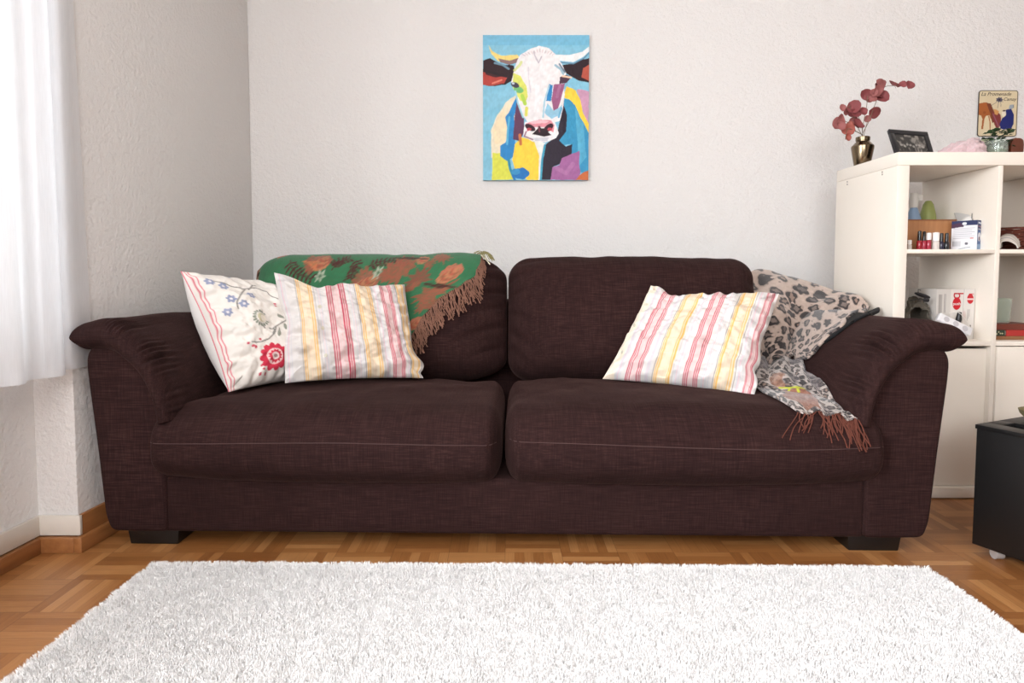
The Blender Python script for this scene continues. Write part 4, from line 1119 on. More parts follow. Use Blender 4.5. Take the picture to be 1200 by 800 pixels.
# ---- things on top of the shelf
TZ = TOPZ+.0004
def P3(zx, zy, Y): return at(970+zx/7.275, 85+zy/7.275, Y)
vc = at(1010.5, 185, 2.50); vc[0] = max(vc[0], XA+.032)
vz = TZ; ht = at(1010, 160.5, 2.5)[2]-vz
M_brass = simple('antique_brass', (128, 112, 90), .20, 1, var=.08)
mb = MB(); mb.lathe([(.0001, 0), (.027, 0), (.029, .003), (.034, .03), (.0405, ht*.62), (.040, ht*.68), (.028, ht*.80), (.0235, ht*.84), (.0235, ht*.86), (.0255, ht*.87), (.0255, ht*.985), (.0235, ht), (.021, ht), (.021, ht*.85), (.0001, ht*.80)], n=48)
va = mb.build('vase', M_brass); va.location = (vc[0], vc[1], vz); tag(va, 'small brass vase on the back left corner of the bookshelf top', 'vase')
br = thing('dried_branches', 'dried dusty red eucalyptus branches standing in the brass vase', 'dried flowers', (vc[0], vc[1], vz+.03))
M_stem = simple('dry_stem', (120, 104, 84), .8)
Ml = [simple('dried_leaf_red', (136, 66, 68), .7, var=.15), simple('dried_leaf_rose', (160, 96, 94), .75, var=.15), simple('dried_leaf_coral', (168, 90, 78), .7, var=.12)]
leaves = [(85, 435, 42, 1), (120, 395, 38, 1), (160, 492, 44, 2), (150, 560, 26, 2), (160, 325, 38, 1), (232, 290, 46, 0), (215, 365, 36, 0), (268, 435, 46, 0), (385, 345, 44, 0), (325, 185, 40, 0), (345, 215, 36, 1), (385, 222, 30, 1), (450, 100, 40, 1), (425, 150, 42, 1), (450, 175, 36, 0), (485, 200, 44, 0), (550, 115, 46, 0), (655, 95, 26, 0), (710, 105, 34, 0), (130, 300, 26, 1), (205, 420, 30, 1), (300, 330, 30, 0), (250, 345, 34, 0), (240, 455, 32, 0), (345, 390, 24, 1), (460, 70, 26, 1), (190, 285, 28, 0), (110, 455, 30, 1), (185, 455, 30, 2), (395, 170, 28, 1)]
stems = [[(290, 560), (262, 480), (225, 380), (190, 300), (120, 290)], [(285, 560), (240, 500), (200, 440), (110, 400)], [(295, 560), (300, 450), (330, 300), (340, 200)], [(300, 560), (345, 430), (400, 280), (440, 170), (455, 90)], [(300, 560), (335, 430), (375, 350)],
         [(280, 560), (235, 500), (170, 480), (150, 570)], [(440, 170), (490, 120), (560, 112), (640, 95), (715, 103)], [(295, 560), (290, 460), (270, 400), (240, 300)]]
rr = random.Random(11)
mb = MB()
stem_pts = []
for s_i, s in enumerate(stems):
    y0 = vc[1]; pts = []
    off = rr.uniform(-.04, .04)
    for q_i, (zx, zy) in enumerate(s):
        f = q_i/(len(s)-1); pts.append(P3(zx, zy, y0+off*f if s_i != 6 else y0-.0+off*0.5))
    if s_i != 6: pts = [np.array((vc[0], vc[1], vz+.03)), np.array([vc[0]+rr.uniform(-.008, .008), vc[1]+rr.uniform(-.008, .008), vz+ht])]+pts[1:]
    pp = catmull(np.array(pts), 16); mb.tube([tuple(p) for p in pp], .0011, 5); stem_pts += [Vector(p) for p in pp[6:]]
mb.build('stem', M_stem, br, True)
for zx, zy, r, mi in leaves:
    c = Vector(P3(zx, zy, vc[1]+rr.uniform(-.03, .03))); near = min(stem_pts, key=lambda s: (s-c).length)
    c.y = (c.y+near.y)/2; rad = r/7.275*2.5/740*1.22
    n = 9; Vv2 = []; Ff = []
    ux = (c-near); ux.y *= .3
    if ux.length < .002: ux = Vector((rr.uniform(-1, 1), 0, rr.uniform(-1, 1)))
    ux.normalize(); nrm = Vector((rr.uniform(-.5, .5), -1, rr.uniform(-.5, .5))); nrm = (nrm-ux*nrm.dot(ux)).normalized(); vx = nrm.cross(ux)
    cup = rr.uniform(.15, .5)
    for a in range(n):
        for b_ in range(n):
            s = -1+2*a/(n-1); t = -1+2*b_/(n-1)
            w = math.sqrt(max(0, 1-s*s))*(1-.15*s)
            Vv2.append(c+ux*(s*rad*1.05)+vx*(t*w*rad*.92)+nrm*(cup*rad*(abs(t*w)**1.5+.4*s*s)+.12*rad*math.sin(3*s+zx)))
    Ff = [tuple(f) for f in grid_faces(n, n)]
    mb = MB(); mb.tube([near, (near+c)/2+nrm*.002, c-ux*rad*.8], .0006, 4); 
    me = mesh_of('leaf', [tuple(v) for v in Vv2]+[tuple(v) for v in mb.v], Ff+[tuple(i+len(Vv2) for i in f) for f in mb.f])
    o = add('leaf', me, Ml[mi], br, True); md = o.modifiers.new('t', 'SOLIDIFY'); md.thickness = .0008

# leaning photo frame
fTL, fTR = at(1041.5, 151, 2.44), at(1087, 154.5, 2.46); fBL, fBR = at(1051.5, 182, 2.345), at(1095.5, 182.5, 2.375)
fBL = fBL+(fBL-fTL)*((TZ+.001-fBL[2])/(fBL[2]-fTL[2])); fBR = fBR+(fBR-fTR)*((TZ+.001-fBR[2])/(fBR[2]-fTR[2]))
nf_ = np.cross(fTR-fTL, fBL-fTL); nf_ /= np.linalg.norm(nf_); nf_ = nf_ if nf_[1] < 0 else -nf_
def q4(u, v, d): return (fTL*(1-u)*(1-v)+fTR*u*(1-v)+fBR*u*v+fBL*(1-u)*v)+nf_*d
pfm = thing('photo_frame', 'black photo frame with a black and white picture leaning on the bookshelf top', 'picture frame', tuple(fBL))
mb = MB()
for (ua, ub, va_, vb_) in ((0, 1, 0, .14), (0, 1, .86, 1), (0, .11, .14, .86), (.89, 1, .14, .86)):
    mb.hexa([tuple(q4(ua, vb_, -.012)), tuple(q4(ub, vb_, -.012)), tuple(q4(ub, vb_, 0)), tuple(q4(ua, vb_, 0)), tuple(q4(ua, va_, -.012)), tuple(q4(ub, va_, -.012)), tuple(q4(ub, va_, 0)), tuple(q4(ua, va_, 0))])
mb.build('frame', simple('black_frame', (30, 30, 34), .4), pfm, True, bevel=.001)
cv = Canvas(120, 90, (62, 60, 58)); n = fbm(np.stack([cv.x*1.4, cv.y], -1), 6, 9); cv.mix(np.clip(n*1.2+.1, 0, 1), (138, 132, 126))
for k in range(8): cv.ell((.15+.1*k, .52+.05*math.sin(k*2)), .06, .05, (176, 170, 164), .6, k); cv.ell((.12+.1*k, .72), .05, .10, (48, 46, 46), .7)
cv.mix((cv.y > .88).astype(float), (90, 86, 84), .7)
u_, v_ = np.meshgrid(np.linspace(.11, .89, 60), np.linspace(.14, .86, 45))
G = np.array([[q4(u_[i, j], v_[i, j], -.004) for j in range(60)] for i in range(45)])
add('photograph', mesh_of('photograph', G.reshape(-1, 3), grid_faces(45, 60)[:, ::-1], cv.sample((u_-.11)/.78, (v_-.14)/.72).reshape(-1, 3)), vcol('photo_print', .25), pfm, True)
mb = MB(); a = q4(.5, .2, -.014); b_ = q4(.5, .6, -.014); c = np.array([a[0], a[1]+.03, TZ])
mb.hexa([tuple(c-[.02, 0, 0]), tuple(c+[.02, 0, 0]), tuple(c+[.02, .003, 0]), tuple(c-[.02, -.003, 0]), tuple(a-[.015, 0, 0]), tuple(a+[.015, 0, 0]), tuple(a+[.015, .003, 0]), tuple(a-[.015, -.003, 0])])
mb.build('stand', simple('frame_easel', (40, 38, 38), .7), pfm, True)

# pink fluffy cloth
ctrl = [[A(1094, 184, 2.50), A(1110, 173, 2.52), A(1130, 167, 2.54), A(1148, 166, 2.52), A(1158, 184, 2.50)],
        [A(1096, 183, 2.44), A(1108, 174, 2.42), A(1128, 167, 2.43), A(1147, 165, 2.42), A(1158, 183, 2.43)],
        [A(1096, 182, 2.36), A(1109, 176, 2.35), A(1128, 171, 2.35), A(1147, 170, 2.35), A(1157, 182, 2.36)],
        [A(1097, 180, 2.31), A(1109, 179, 2.30), A(1128, 178.5, 2.30), A(1147, 179, 2.30), A(1156, 180.5, 2.31)]]
G = sheet_pts(ctrl, 80, 100); n_ = grid_normals(G); uu_, vv_ = np.meshgrid(np.linspace(0, 1, 100), np.linspace(0, 1, 80))
G = G+n_*(.005*fbm(np.stack([uu_*7, vv_*7], -1), 2, 3)+.004*np.sin(uu_*22+vv_*9))[..., None]; G = keep_left_of(G, 1.824); G[..., 2] = np.maximum(G[..., 2], TZ+.003)
o = add('folded_cloth', mesh_of('folded_cloth', G.reshape(-1, 3), grid_faces(80, 100)), simple('pink_fluffy_fabric', (232, 196, 200), 1, bs=(300, 1, .004), sheen=.5))
md = o.modifiers.new('t', 'SOLIDIFY'); md.thickness = .004; md.offset = 0
tag(o, 'pale pink fluffy cloth folded on the bookshelf top between the photo frame and the plant', 'cloth')

# plant in a glass
gc = at(1168, 170, 2.40); gx_, gy_ = gc[0], gc[1]; gh = at(1168, 165, 2.4)[2]-TZ; ph_ = at(1168, 151, 2.4)[2]-TZ
mgl, nt, b = newmat('clear_glass'); b.inputs['Transmission Weight'].default_value = .85; b.inputs['Roughness'].default_value = .05; b.inputs['Base Color'].default_value = (.85, .93, .86, 1); b.inputs['IOR'].default_value = 1.3; M_clear = mgl
plt_ = thing('potted_plant', 'green leafy plant in a clear glass in front of the tin sign', 'plant', (gx_, gy_, TZ))
mb = MB(); mb.lathe([(.0001, 0), (.026, 0), (.033, .012), (.036, gh*.6), (.034, gh), (.032, gh), (.034, gh*.6), (.031, .014), (.0001, .006)], n=36); mb.build('glass', M_clear, plt_)
mb = MB(); mb.lathe([(.0001, .008), (.028, .010), (.0315, gh*.55), (.0001, gh*.57)], n=24); mb.build('soil', simple('moss_gravel', (126, 138, 96), .9, bs=(120, 1, .01), var=.3), plt_)
mb = MB(); rr = random.Random(4); Vv2 = []; Ff = []
for k in range(110):
    a = rr.uniform(0, 6.28); ra = rr.uniform(0, .034)**1.0; c = Vector((ra*math.cos(a)*1.25, ra*math.sin(a)*1.1, rr.uniform(gh*.75, ph_-.25*ra)))
    d = Vector((math.cos(a), math.sin(a), rr.uniform(-.3, .9))).normalized(); sd = d.cross(Vector((rr.uniform(-.3, .3), rr.uniform(-.3, .3), 1))).normalized(); up = sd.cross(d)
    L = rr.uniform(.015, .024); w = L*.46; k0 = len(Vv2)
    Vv2 += [tuple(c), tuple(c+d*L*.5+sd*w+up*.001), tuple(c+d*L-up*.002), tuple(c+d*L*.5-sd*w+up*.001), tuple(c+d*L*.5-up*.0015)]
    Ff += [(k0, k0+1, k0+4), (k0+1, k0+2, k0+4), (k0+2, k0+3, k0+4), (k0+3, k0, k0+4)]
mb.raw(Vv2, Ff)
for k in range(9): a = k*.7; mb.tube([(0, 0, gh*.5), (.012*math.cos(a), .012*math.sin(a), gh*.75), (.024*math.cos(a), .024*math.sin(a), gh*.95)], .0012, 5)
mb.build('foliage', simple('dark_green_leaf', (46, 78, 46), .5, var=.3), plt_, smooth=False)
# pale green cup peeking left of it, brown case right of it
cc = at(1156, 172, 2.47); mb = MB(); hh = at(1156, 164, 2.47)[2]-TZ
mb.lathe([(.0001, 0), (.018, 0), (.024, hh*.5), (.026, hh), (.024, hh), (.021, hh*.5), (.0001, .006)], n=28); o = mb.build('candle_cup', simple('pale_green_ceramic', (206, 208, 168), .4)); o.location = (cc[0], cc[1], TZ); tag(o, 'pale green cup behind the left side of the glass plant pot', 'cup')
a_ = at(1181, 165, 2.40); b2 = at(1195, 165, 2.40); h2 = at(1190, 162.5, 2.4)[2]-TZ
prof = resample([(0, 0), (0, h2*.7), (.004, h2*.93), (.012, h2), (.035, h2*.98), (.043, h2*.9), (.046, h2*.7), (.044, 0)], 40, True)
V = [(a_[0]+p[0], 2.38, TZ+p[1]) for p in prof]+[(a_[0]+p[0], 2.42, TZ+p[1]) for p in prof]; n = 40
mb = MB(); mb.raw(V, [tuple(range(n))[::-1], tuple(range(n, 2*n))]+[(i, (i+1) % n, (i+1) % n+n, i+n) for i in range(n)])
o = mb.build('wooden_box', wood_mat('dark_mahogany', (84, 40, 26), (110, 56, 36), 0, .4), bevel=.002); tag(o, 'small dark brown rounded wooden box right of the glass plant pot', 'box')

# tin sign on the wall
sTL, sBR = at(1147, 106, WALL_Y-.004), at(1190.5, 160, WALL_Y-.004); x0, z1, x1, z0 = sTL[0], sTL[2], sBR[0], sBR[2]
cv = Canvas(330, 420, (222, 206, 172), tr=lambda p: ((p[0]-447)/360, (p[1]-122)/445))
cv.mix(np.clip(fbm(np.stack([cv.x, cv.y], -1), 5, 3), 0, 1)*.3, (208, 186, 150))
OR = (168, 96, 50)
cv.poly([(447, 245), (520, 238), (560, 262), (580, 310), (585, 380), (565, 400), (550, 360), (520, 370), (505, 400), (500, 495), (480, 495), (490, 400), (475, 365), (447, 355)], OR, jit=.006)
cv.poly([(520, 240), (560, 250), (590, 320), (600, 420), (580, 440), (560, 350)], (120, 62, 40), jit=.006)
cv.line([(545, 370), (560, 430), (562, 500)], .02, OR); cv.ell((505, 335), .03, .03, (150, 82, 40))
cv.poly([(575, 330), (615, 310), (660, 370), (660, 440), (640, 490), (620, 490), (590, 430)], (128, 58, 56), jit=.01)
cv.poly([(585, 300), (640, 320), (625, 360), (600, 350)], (206, 150, 90), jit=.006); cv.line([(585, 350), (640, 470)], .02, (150, 90, 110))
cv.poly([(700, 310), (750, 300), (775, 350), (778, 440), (760, 490), (700, 500), (655, 490), (650, 440), (670, 390), (700, 370)], (36, 44, 110), jit=.006)
cv.poly([(665, 330), (700, 320), (705, 360), (680, 380), (665, 360)], (236, 226, 206)); cv.ell((685, 318), .03, .018, (70, 50, 60))
cv.poly([(725, 300), (735, 262), (770, 258), (775, 275), (760, 300)], (160, 168, 176)); cv.line([(770, 262), (772, 290)], .01, (70, 70, 70))
cv.ell((637, 212), .065, .052, (88, 84, 100), 1, 0, .15, 7); cv.ell((637, 212), .02, .02, (40, 36, 46))
for a, b_ in (((615, 235), (560, 270)), ((630, 240), (625, 290)), ((650, 240), (655, 280)), ((660, 220), (670, 235))): cv.line([a, b_], .008, (90, 86, 100))
cv.ell((740, 500), .03, .03, (190, 120, 70))
e = .014
bd = ((cv.x < e*1.25) | (cv.x > 1-e*1.25) | (cv.y < e) | (cv.y > 1-e)).astype(float); cv.mix(bd, (58, 48, 44))
ts = thing('tin_sign', 'cream tin sign with brown animal and blue figure hanging above the bookshelf', 'sign', ((x0+x1)/2, WALL_Y, z0))
nn_ = 90; u_, v_ = np.meshgrid(np.linspace(0, 1, nn_), np.linspace(0, 1, 110))
# rounded corners: clamp the grid into a rounded rectangle
W_, H_ = x1-x0, z1-z0; rc = .012
X = (u_-.5)*W_; Z = (.5-v_)*H_; ix = np.clip(X, -W_/2+rc, W_/2-rc); iz = np.clip(Z, -H_/2+rc, H_/2-rc); dx, dz = X-ix, Z-iz; L = np.hypot(dx, dz); Li = np.maximum(np.abs(dx), np.abs(dz)); s = np.where(L > 1e-9, Li/np.maximum(L, 1e-9), 1)
G = np.stack([(x0+x1)/2+ix+dx*s, np.full(X.shape, WALL_Y-.006), (z0+z1)/2+iz+dz*s], -1)
o = add('plate', mesh_of('plate', G.reshape(-1, 3), grid_faces(110, nn_)[:, ::-1], cv.sample(u_, v_).reshape(-1, 3)), vcol('enamel', .3), ts, True)
md = o.modifiers.new('t', 'SOLIDIFY'); md.thickness = .003; md.offset = -1
def text(s, size, loc, rot, mat, parent, shear=0.0, name='lettering', ext=.0002):
    cu = bpy.data.curves.new('t', 'FONT'); cu.body = s; cu.size = size; cu.extrude = ext; cu.shear = shear; cu.align_x = 'CENTER'; cu.align_y = 'CENTER'
    to = bpy.data.objects.new('t', cu); C.objects.link(to)
    bpy.context.view_layer.update()
    me = bpy.data.meshes.new_from_object(to.evaluated_get(bpy.context.evaluated_depsgraph_get()))
    bpy.data.objects.remove(to)
    M = Matrix.Translation(Vector(loc)) @ Euler(rot).to_matrix().to_4x4(); me.transform(M)
    return add(name, me, mat, parent, True)
Mink = simple('dark_lettering', (70, 52, 46), .6)
text('La Promenade', .0235, ((x0+x1)/2-.012, WALL_Y-.0066, z1-.017), (R(90), 0, 0), Mink, ts, .35)
text('Camay', .021, (x1-.038, WALL_Y-.0066, z1-.040), (R(90), 0, 0), Mink, ts, .35)

# ---- top left cell
sz = s1t+.0004
cr = thing('wooden_crate', 'small light wood crate in the upper left cube of the bookshelf', 'crate', (XB+.01, 2.36, sz))
cx0, cx1, cy0, cy1, ch = XB+.004, XB+.262, 2.345, 2.60, at(1090, 257, 2.345)[2]-sz
for (xa, xb, ya, yb) in ((cx0, cx1, cy0, cy0+.008), (cx0, cx1, cy1-.008, cy1), (cx0, cx0+.008, cy0+.008, cy1-.008), (cx1-.008, cx1, cy0+.008, cy1-.008)):
    mb = MB(); mb.box(xa, xb, ya, yb, sz, sz+ch-.004); mb.build('side', M_crate, cr, True, bevel=.001)
mb = MB(); mb.box(cx0, cx1, cy0-.002, cy0+.009, sz+ch-.004, sz+ch); mb.box(cx0, cx1, cy1-.009, cy1+.002, sz+ch-.004, sz+ch); mb.box(cx0-.001, cx0+.009, cy0+.009, cy1-.009, sz+ch-.004, sz+ch); mb.box(cx1-.009, cx1+.001, cy0+.009, cy1-.009, sz+ch-.004, sz+ch)
mb.build('rim', wood_mat('crate_rim', (120, 72, 44), (150, 98, 62), 0, .5), cr, True, bevel=.001)
mb = MB(); mb.box(cx0+.008, cx1-.008, cy0+.008, cy1-.008, sz, sz+.006); mb.build('bottom', M_crate, cr, True)
# bottles in the crate
b1 = at(1071, 240, 2.50); b2 = at(1086, 240, 2.52); hb = at(1071, 226, 2.5)[2]-(sz+.007); hb2 = at(1086, 235, 2.52)[2]-(sz+.007)
ob = thing('spray_bottle', 'pale blue bottle with white cap standing in the wooden crate', 'bottle', (max(b1[0], cx0+.035), 2.50, sz+.007))
mb = MB(); mb.lathe([(.0001, 0), (.026, 0), (.027, .01), (.026, hb*.55), (.014, hb*.72), (.012, hb*.74), (.0001, hb*.74)], n=30); mb.build('body', simple('pale_blue_plastic', (140, 166, 196), .4), ob)
mb = MB(); mb.lathe([(.0001, hb*.74), (.015, hb*.74), (.016, hb*.86), (.012, hb), (.0001, hb)], n=24); mb.box(-.012, .03, -.008, .008, hb*.86, hb*.97); mb.build('cap', simple('white_cap', (226, 224, 218), .4), ob, bevel=.002)
o = MB().lathe([(.0001, 0), (.030, 0), (.031, .01), (.031, hb2*.5), (.027, hb2*.72), (.018, hb2*.92), (.010, hb2*.99), (.0001, hb2)], n=30).build('soap_bottle', simple('lime_green_plastic', (156, 164, 96), .5)); o.location = (b2[0]+.006, 2.52, sz+.007); tag(o, 'lime green rounded bottle standing in the wooden crate', 'bottle')
# nail polish
NPg = 'nail polish bottles in front of the crate'
Mbk = simple('black_cap', (20, 20, 22), .25); Mwh = simple('white_gloss_cap', (236, 232, 230), .25)
def polish(px, py_top, w, body, cap, label, capr=.5, clear=False):
    Y = 2.285; c = at(px, 285, Y); h = at(px, py_top, Y)[2]-sz; r = w/2/FPX*Y
    t = thing('nail_polish', label, 'nail polish', (c[0], Y, sz), 0, NPg)
    bh = h*(1-capr)
    mb = MB(); mb.lathe([(.0001, 0), (r*.9, 0), (r, .002), (r, bh*.85), (r*.7, bh), (.0001, bh)], n=20); mb.build('bottle', body, t)
    mb = MB(); mb.lathe([(.0001, bh), (r*.72 if cap is Mbk else r*.95, bh), (r*.68 if cap is Mbk else r*.95, h*.97), (r*.5, h), (.0001, h)], n=20); mb.build('cap', cap, t)
Mr1 = simple('red_lacquer', (150, 18, 34), .15); Mr2 = simple('dark_pink_lacquer', (160, 40, 60), .15); Mnv = simple('navy_lacquer', (34, 30, 52), .15); Mwl = simple('clear_lacquer', (214, 206, 200), .15); Mbl = simple('black_lacquer', (26, 24, 28), .15)
polish(1066, 281, 4.6, Mwl, Mwh, 'clear nail polish bottle, shortest and leftmost before the crate', .45)
polish(1077.3, 270.5, 5.6, Mr1, Mbk, 'red nail polish with black cap, left of the two red ones')
polish(1082.6, 271, 4.8, Mr2, Mbk, 'red nail polish with black cap, right of the two red ones')
polish(1088.2, 272.5, 5.6, Mr2, Mwh, 'dark pink nail polish with white cap in the row before the crate', .42)
polish(1096.6, 272, 7.6, Mwl, Mwh, 'widest nail polish bottle, white with a white cap', .5)
polish(1103.2, 273, 5.4, Mnv, Mbk, 'navy nail polish with black cap next to the wide white bottle')
polish(1109.2, 273, 5.4, Mbl, Mbk, 'black nail polish, rightmost of the row by the carton')

# carton with blue band (text lines) beside the nail polish
def carton(corner, w, d, h, rot, name, label, cat, cvF, cvS, top_col, Wn=60, Hn=60):
    """corner = nearest front right bottom corner; front runs left, side runs back"""
    t = thing(name, label, cat, corner)
    cx, cy, cz = corner
    fd = np.array([-math.cos(rot), math.sin(rot), 0]); sd = np.array([math.sin(rot), math.cos(rot), 0]); C0 = np.array(corner, float)
    mb = MB(); e = .0006
    b0 = C0-fd*-e*0
    q = [C0+fd*w, C0, C0+sd*d, C0+fd*w+sd*d]
    mb.hexa([tuple(p) for p in q]+[tuple(p+np.array([0, 0, h])) for p in q]); mb.build('carton', simple(name+'_card', top_col, .6), t, True, bevel=.0008)
    for nm, cvx, org, dr, ln, nn in (('front_print', cvF, C0+fd*w, -fd, w, -sd), ('side_print', cvS, C0, sd, d, -fd)):
        u_, v_ = np.meshgrid(np.linspace(0, 1, Wn), np.linspace(0, 1, Hn))
        G = org+dr*(u_*ln)[..., None]+np.array([0, 0, 1])*((1-v_)*h)[..., None]+nn*.0006
        add(nm, mesh_of(nm, G.reshape(-1, 3), grid_faces(Hn, Wn)[:, ::-1], cvx.sample(u_, v_).reshape(-1, 3)), vcol(name+nm, .5), t, True)
    return t
cf = Canvas(140, 150, (222, 222, 226))
cf.mix((cf.y < .17).astype(float), (34, 42, 84)); cf.poly([(0, .12), (.35, .06), (.5, .2), (0, .25)], (70, 40, 66)); cf.ell((.5, .1), .08, .05, (230, 230, 235))
for k in range(6): cf.line([(.08, .27+k*.065), (.9-.1*(k % 2), .26+k*.065)], .014, (150, 150, 160))
for k in range(9): cf.line([(.07+.035*k, .70), (.07+.035*k, .86)], .012, (60, 60, 70))
cf.ell((.60, .78), .06, .05, (90, 90, 100)); cf.ell((.8, .60), .07, .02, (190, 90, 90)); cf.line([(.3, .97), (.55, .92), (.75, .90)], .02, (90, 110, 110))
cs = Canvas(60, 150, (70, 100, 150)); cs.mix((cs.y < .34).astype(float), (40, 56, 104)); cs.line([(.2, .08), (.9, .10)], .05, (210, 214, 226)); cs.line([(.2, .20), (.9, .22)], .03, (170, 120, 120)); cs.line([(.2, .30), (.9, .31)], .03, (214, 214, 220))
cs.ell((.5, .56), .15, .15, (224, 226, 232)); cs.ell((.5, .62), .07, .07, (100, 70, 80)); cs.mix(((cs.y > .8)).astype(float), (150, 180, 210), .7)
bc = at(1145.5, 292, 2.262); bh_ = at(1145.5, 257.5, 2.262)[2]-sz
cb_ = carton((bc[0], 2.266, sz), .079, .040, bh_, R(52), 'medicine_box', 'white and navy carton with printed text beside the nail polish', 'box', cf, cs, (214, 214, 220))
# white bag behind it
ctrl = [[A(1122, 262, 2.40), A(1135, 251, 2.42), A(1150, 250, 2.42), A(1163, 258, 2.41)], [A(1120, 264, 2.345), A(1136, 254, 2.34), A(1152, 254, 2.34), A(1164, 262, 2.355)],
        [A(1124, 275, 2.345), A(1138, 272, 2.34), A(1154, 272, 2.335), A(1162, 276, 2.35)], [A(1126, 289, 2.36), A(1138, 289, 2.35), A(1152, 289, 2.345), A(1157, 289, 2.36)]]
G = sheet_pts(ctrl, 50, 60); n_ = grid_normals(G); uu_, vv_ = np.meshgrid(np.linspace(0, 1, 60), np.linspace(0, 1, 50)); G = G+n_*(.002*fbm(np.stack([uu_*5, vv_*5], -1), 2, 3))[..., None]
G[..., 0] = np.minimum(G[..., 0], XC-.003); G[..., 2] = np.maximum(G[..., 2], sz+.002)
pb = thing('paper_bag', 'crumpled white bag with dark handle standing behind the navy carton', 'bag', tuple(G[-1, 30]))
o = add('bag_body', mesh_of('bag_body', G.reshape(-1, 3), grid_faces(50, 60)), simple('white_bag_paper', (222, 218, 214), .6), pb, True); md = o.modifiers.new('t', 'SOLIDIFY'); md.thickness = .0015
mb = MB(); mb.tube([tuple(p) for p in catmull(np.array([A(1142, 257, 2.33), A(1144, 251, 2.33), A(1150, 250.5, 2.33), A(1151, 253, 2.33), A(1148, 257, 2.33)]), 20)], .0016, 6); mb.tube([tuple(p) for p in catmull(np.array([A(1152, 258, 2.325), A(1160, 257, 2.325), A(1161, 263, 2.325), A(1158, 278, 2.325), A(1156, 288, 2.325)]), 20)], .0016, 6)
mb.v = [(min(v[0], XC-.003), v[1], v[2]) for v in mb.v]
mb.build('handle', simple('dark_cord', (70, 74, 90), .7), pb, True)

# ---- top right cell
X2 = XD+.004
def slabbook(name, label, x0, x1, y0, y1, z0, th, col, pages=(226, 218, 202), grp=None):
    t = thing(name, label, 'book', (x0, y0, z0), 0, grp)
    mb = MB(); mb.box(x0, x1, y0, y1, z0, z0+.0022); mb.box(x0, x1, y0, y1, z0+th-.0022, z0+th); mb.box(x0, x1, y0, y0+.0025, z0+.0022, z0+th-.0022); mb.build('cover', simple('cover_%d_%d_%d' % col, col, .5, var=.12), t, True)
    mb = MB(); mb.box(x0+.003, x1-.003, y0+.0026, y1-.003, z0+.0023, z0+th-.0023); mb.build('pages', simple('book_pages', pages, .8), t, True)
    return t
ctrl = [[A(1176, 289, 2.46), A(1176, 277, 2.46), A(1186, 275, 2.46), A(1194, 281, 2.46), A(1196, 289, 2.46)],
        [A(1175, 289, 2.38), A(1175, 277, 2.38), A(1185, 275, 2.38), A(1193, 281, 2.38), A(1195, 289, 2.38)],
        [A(1173, 290, 2.30), A(1173, 279, 2.30), A(1183, 277, 2.30), A(1191, 283, 2.30), A(1193, 290, 2.30)],
        [A(1173, 291, 2.27), A(1174, 284, 2.268), A(1182, 283, 2.268), A(1190, 287, 2.268), A(1192, 291, 2.27)]]
G = sheet_pts(ctrl, 50, 60); G[..., 0] = np.maximum(G[..., 0], X2); G[..., 2] = np.maximum(G[..., 2], sz+.002)
cv = Canvas(60, 50, (226, 220, 212)); 
for k in range(4): cv.line([(0, .2+.2*k), (1, .25+.2*k)], .03, (150, 150, 160))
o = add('folded_towel', mesh_of('folded_towel', G.reshape(-1, 3), grid_faces(50, 60), cv.sample(*np.meshgrid(np.linspace(0, 1, 60), np.linspace(0, 1, 50))).reshape(-1, 3)), vcol('towel', .95, (200, .6, .003)))
md = o.modifiers.new('t', 'SOLIDIFY'); md.thickness = .003; tag(o, 'folded white and grey towel beside the brown basket in the upper right cube', 'towel')
bk = thing('wicker_basket', 'dark red brown woven basket in the upper right cube of the bookshelf', 'basket', (at(1186, 290, 2.36)[0]+.068, 2.43, sz))
hbk = at(1190, 266, 2.36)[2]-sz
Mwk = simple('dark_wicker', (104, 48, 34), .55, var=.25)
mb = MB()
for k in range(10):
    z = .004+k*(hbk-.008)/9; r = .070+.012*k/9
    mb.tube([(r*math.cos(a)+.0, r*math.sin(a), z+.0015*math.sin(a*12+k*math.pi)) for a in np.linspace(0, 2*math.pi, 60)], (hbk/9)*.45, 5)
mb.lathe([(.0001, .001), (.068, .001), (.068, .004), (.0001, .004)], n=30); mb.build('body', Mwk, bk)
mb = MB(); mb.tube([(.084*math.cos(a), .084*math.sin(a), hbk-.003) for a in np.linspace(0, 2*math.pi, 60)], .004, 6); mb.build('rim', Mwk, bk)
mb = MB(); p = at(1176, 257, 2.42)
mb.tube([(X2+.001, 2.45, sz+.06), (X2+.010, 2.43, p[2]-.02), (X2+.016, 2.42, p[2])], .002, 6)
mb.raw(*(lambda U: (U[0], U[1]))((lambda: (lambda Pd, P, F: (P*np.array([1, 1, 1])+np.array([X2+.022, 2.42, p[2]]), [tuple(f) for f in F]))(*soft_box((.032, .014, .010), (.016, .007, .005), (10, 6, 6))))()))
mb.tube([(X2+.001, 2.45, sz+.001), (X2+.001, 2.45, sz+.06)], .0022, 6)
o = mb.build('wooden_spoon', simple('dark_spoon_wood', (70, 50, 44), .6)); tag(o, 'dark oval spoon standing by the divider in the upper right cube', 'spoon')

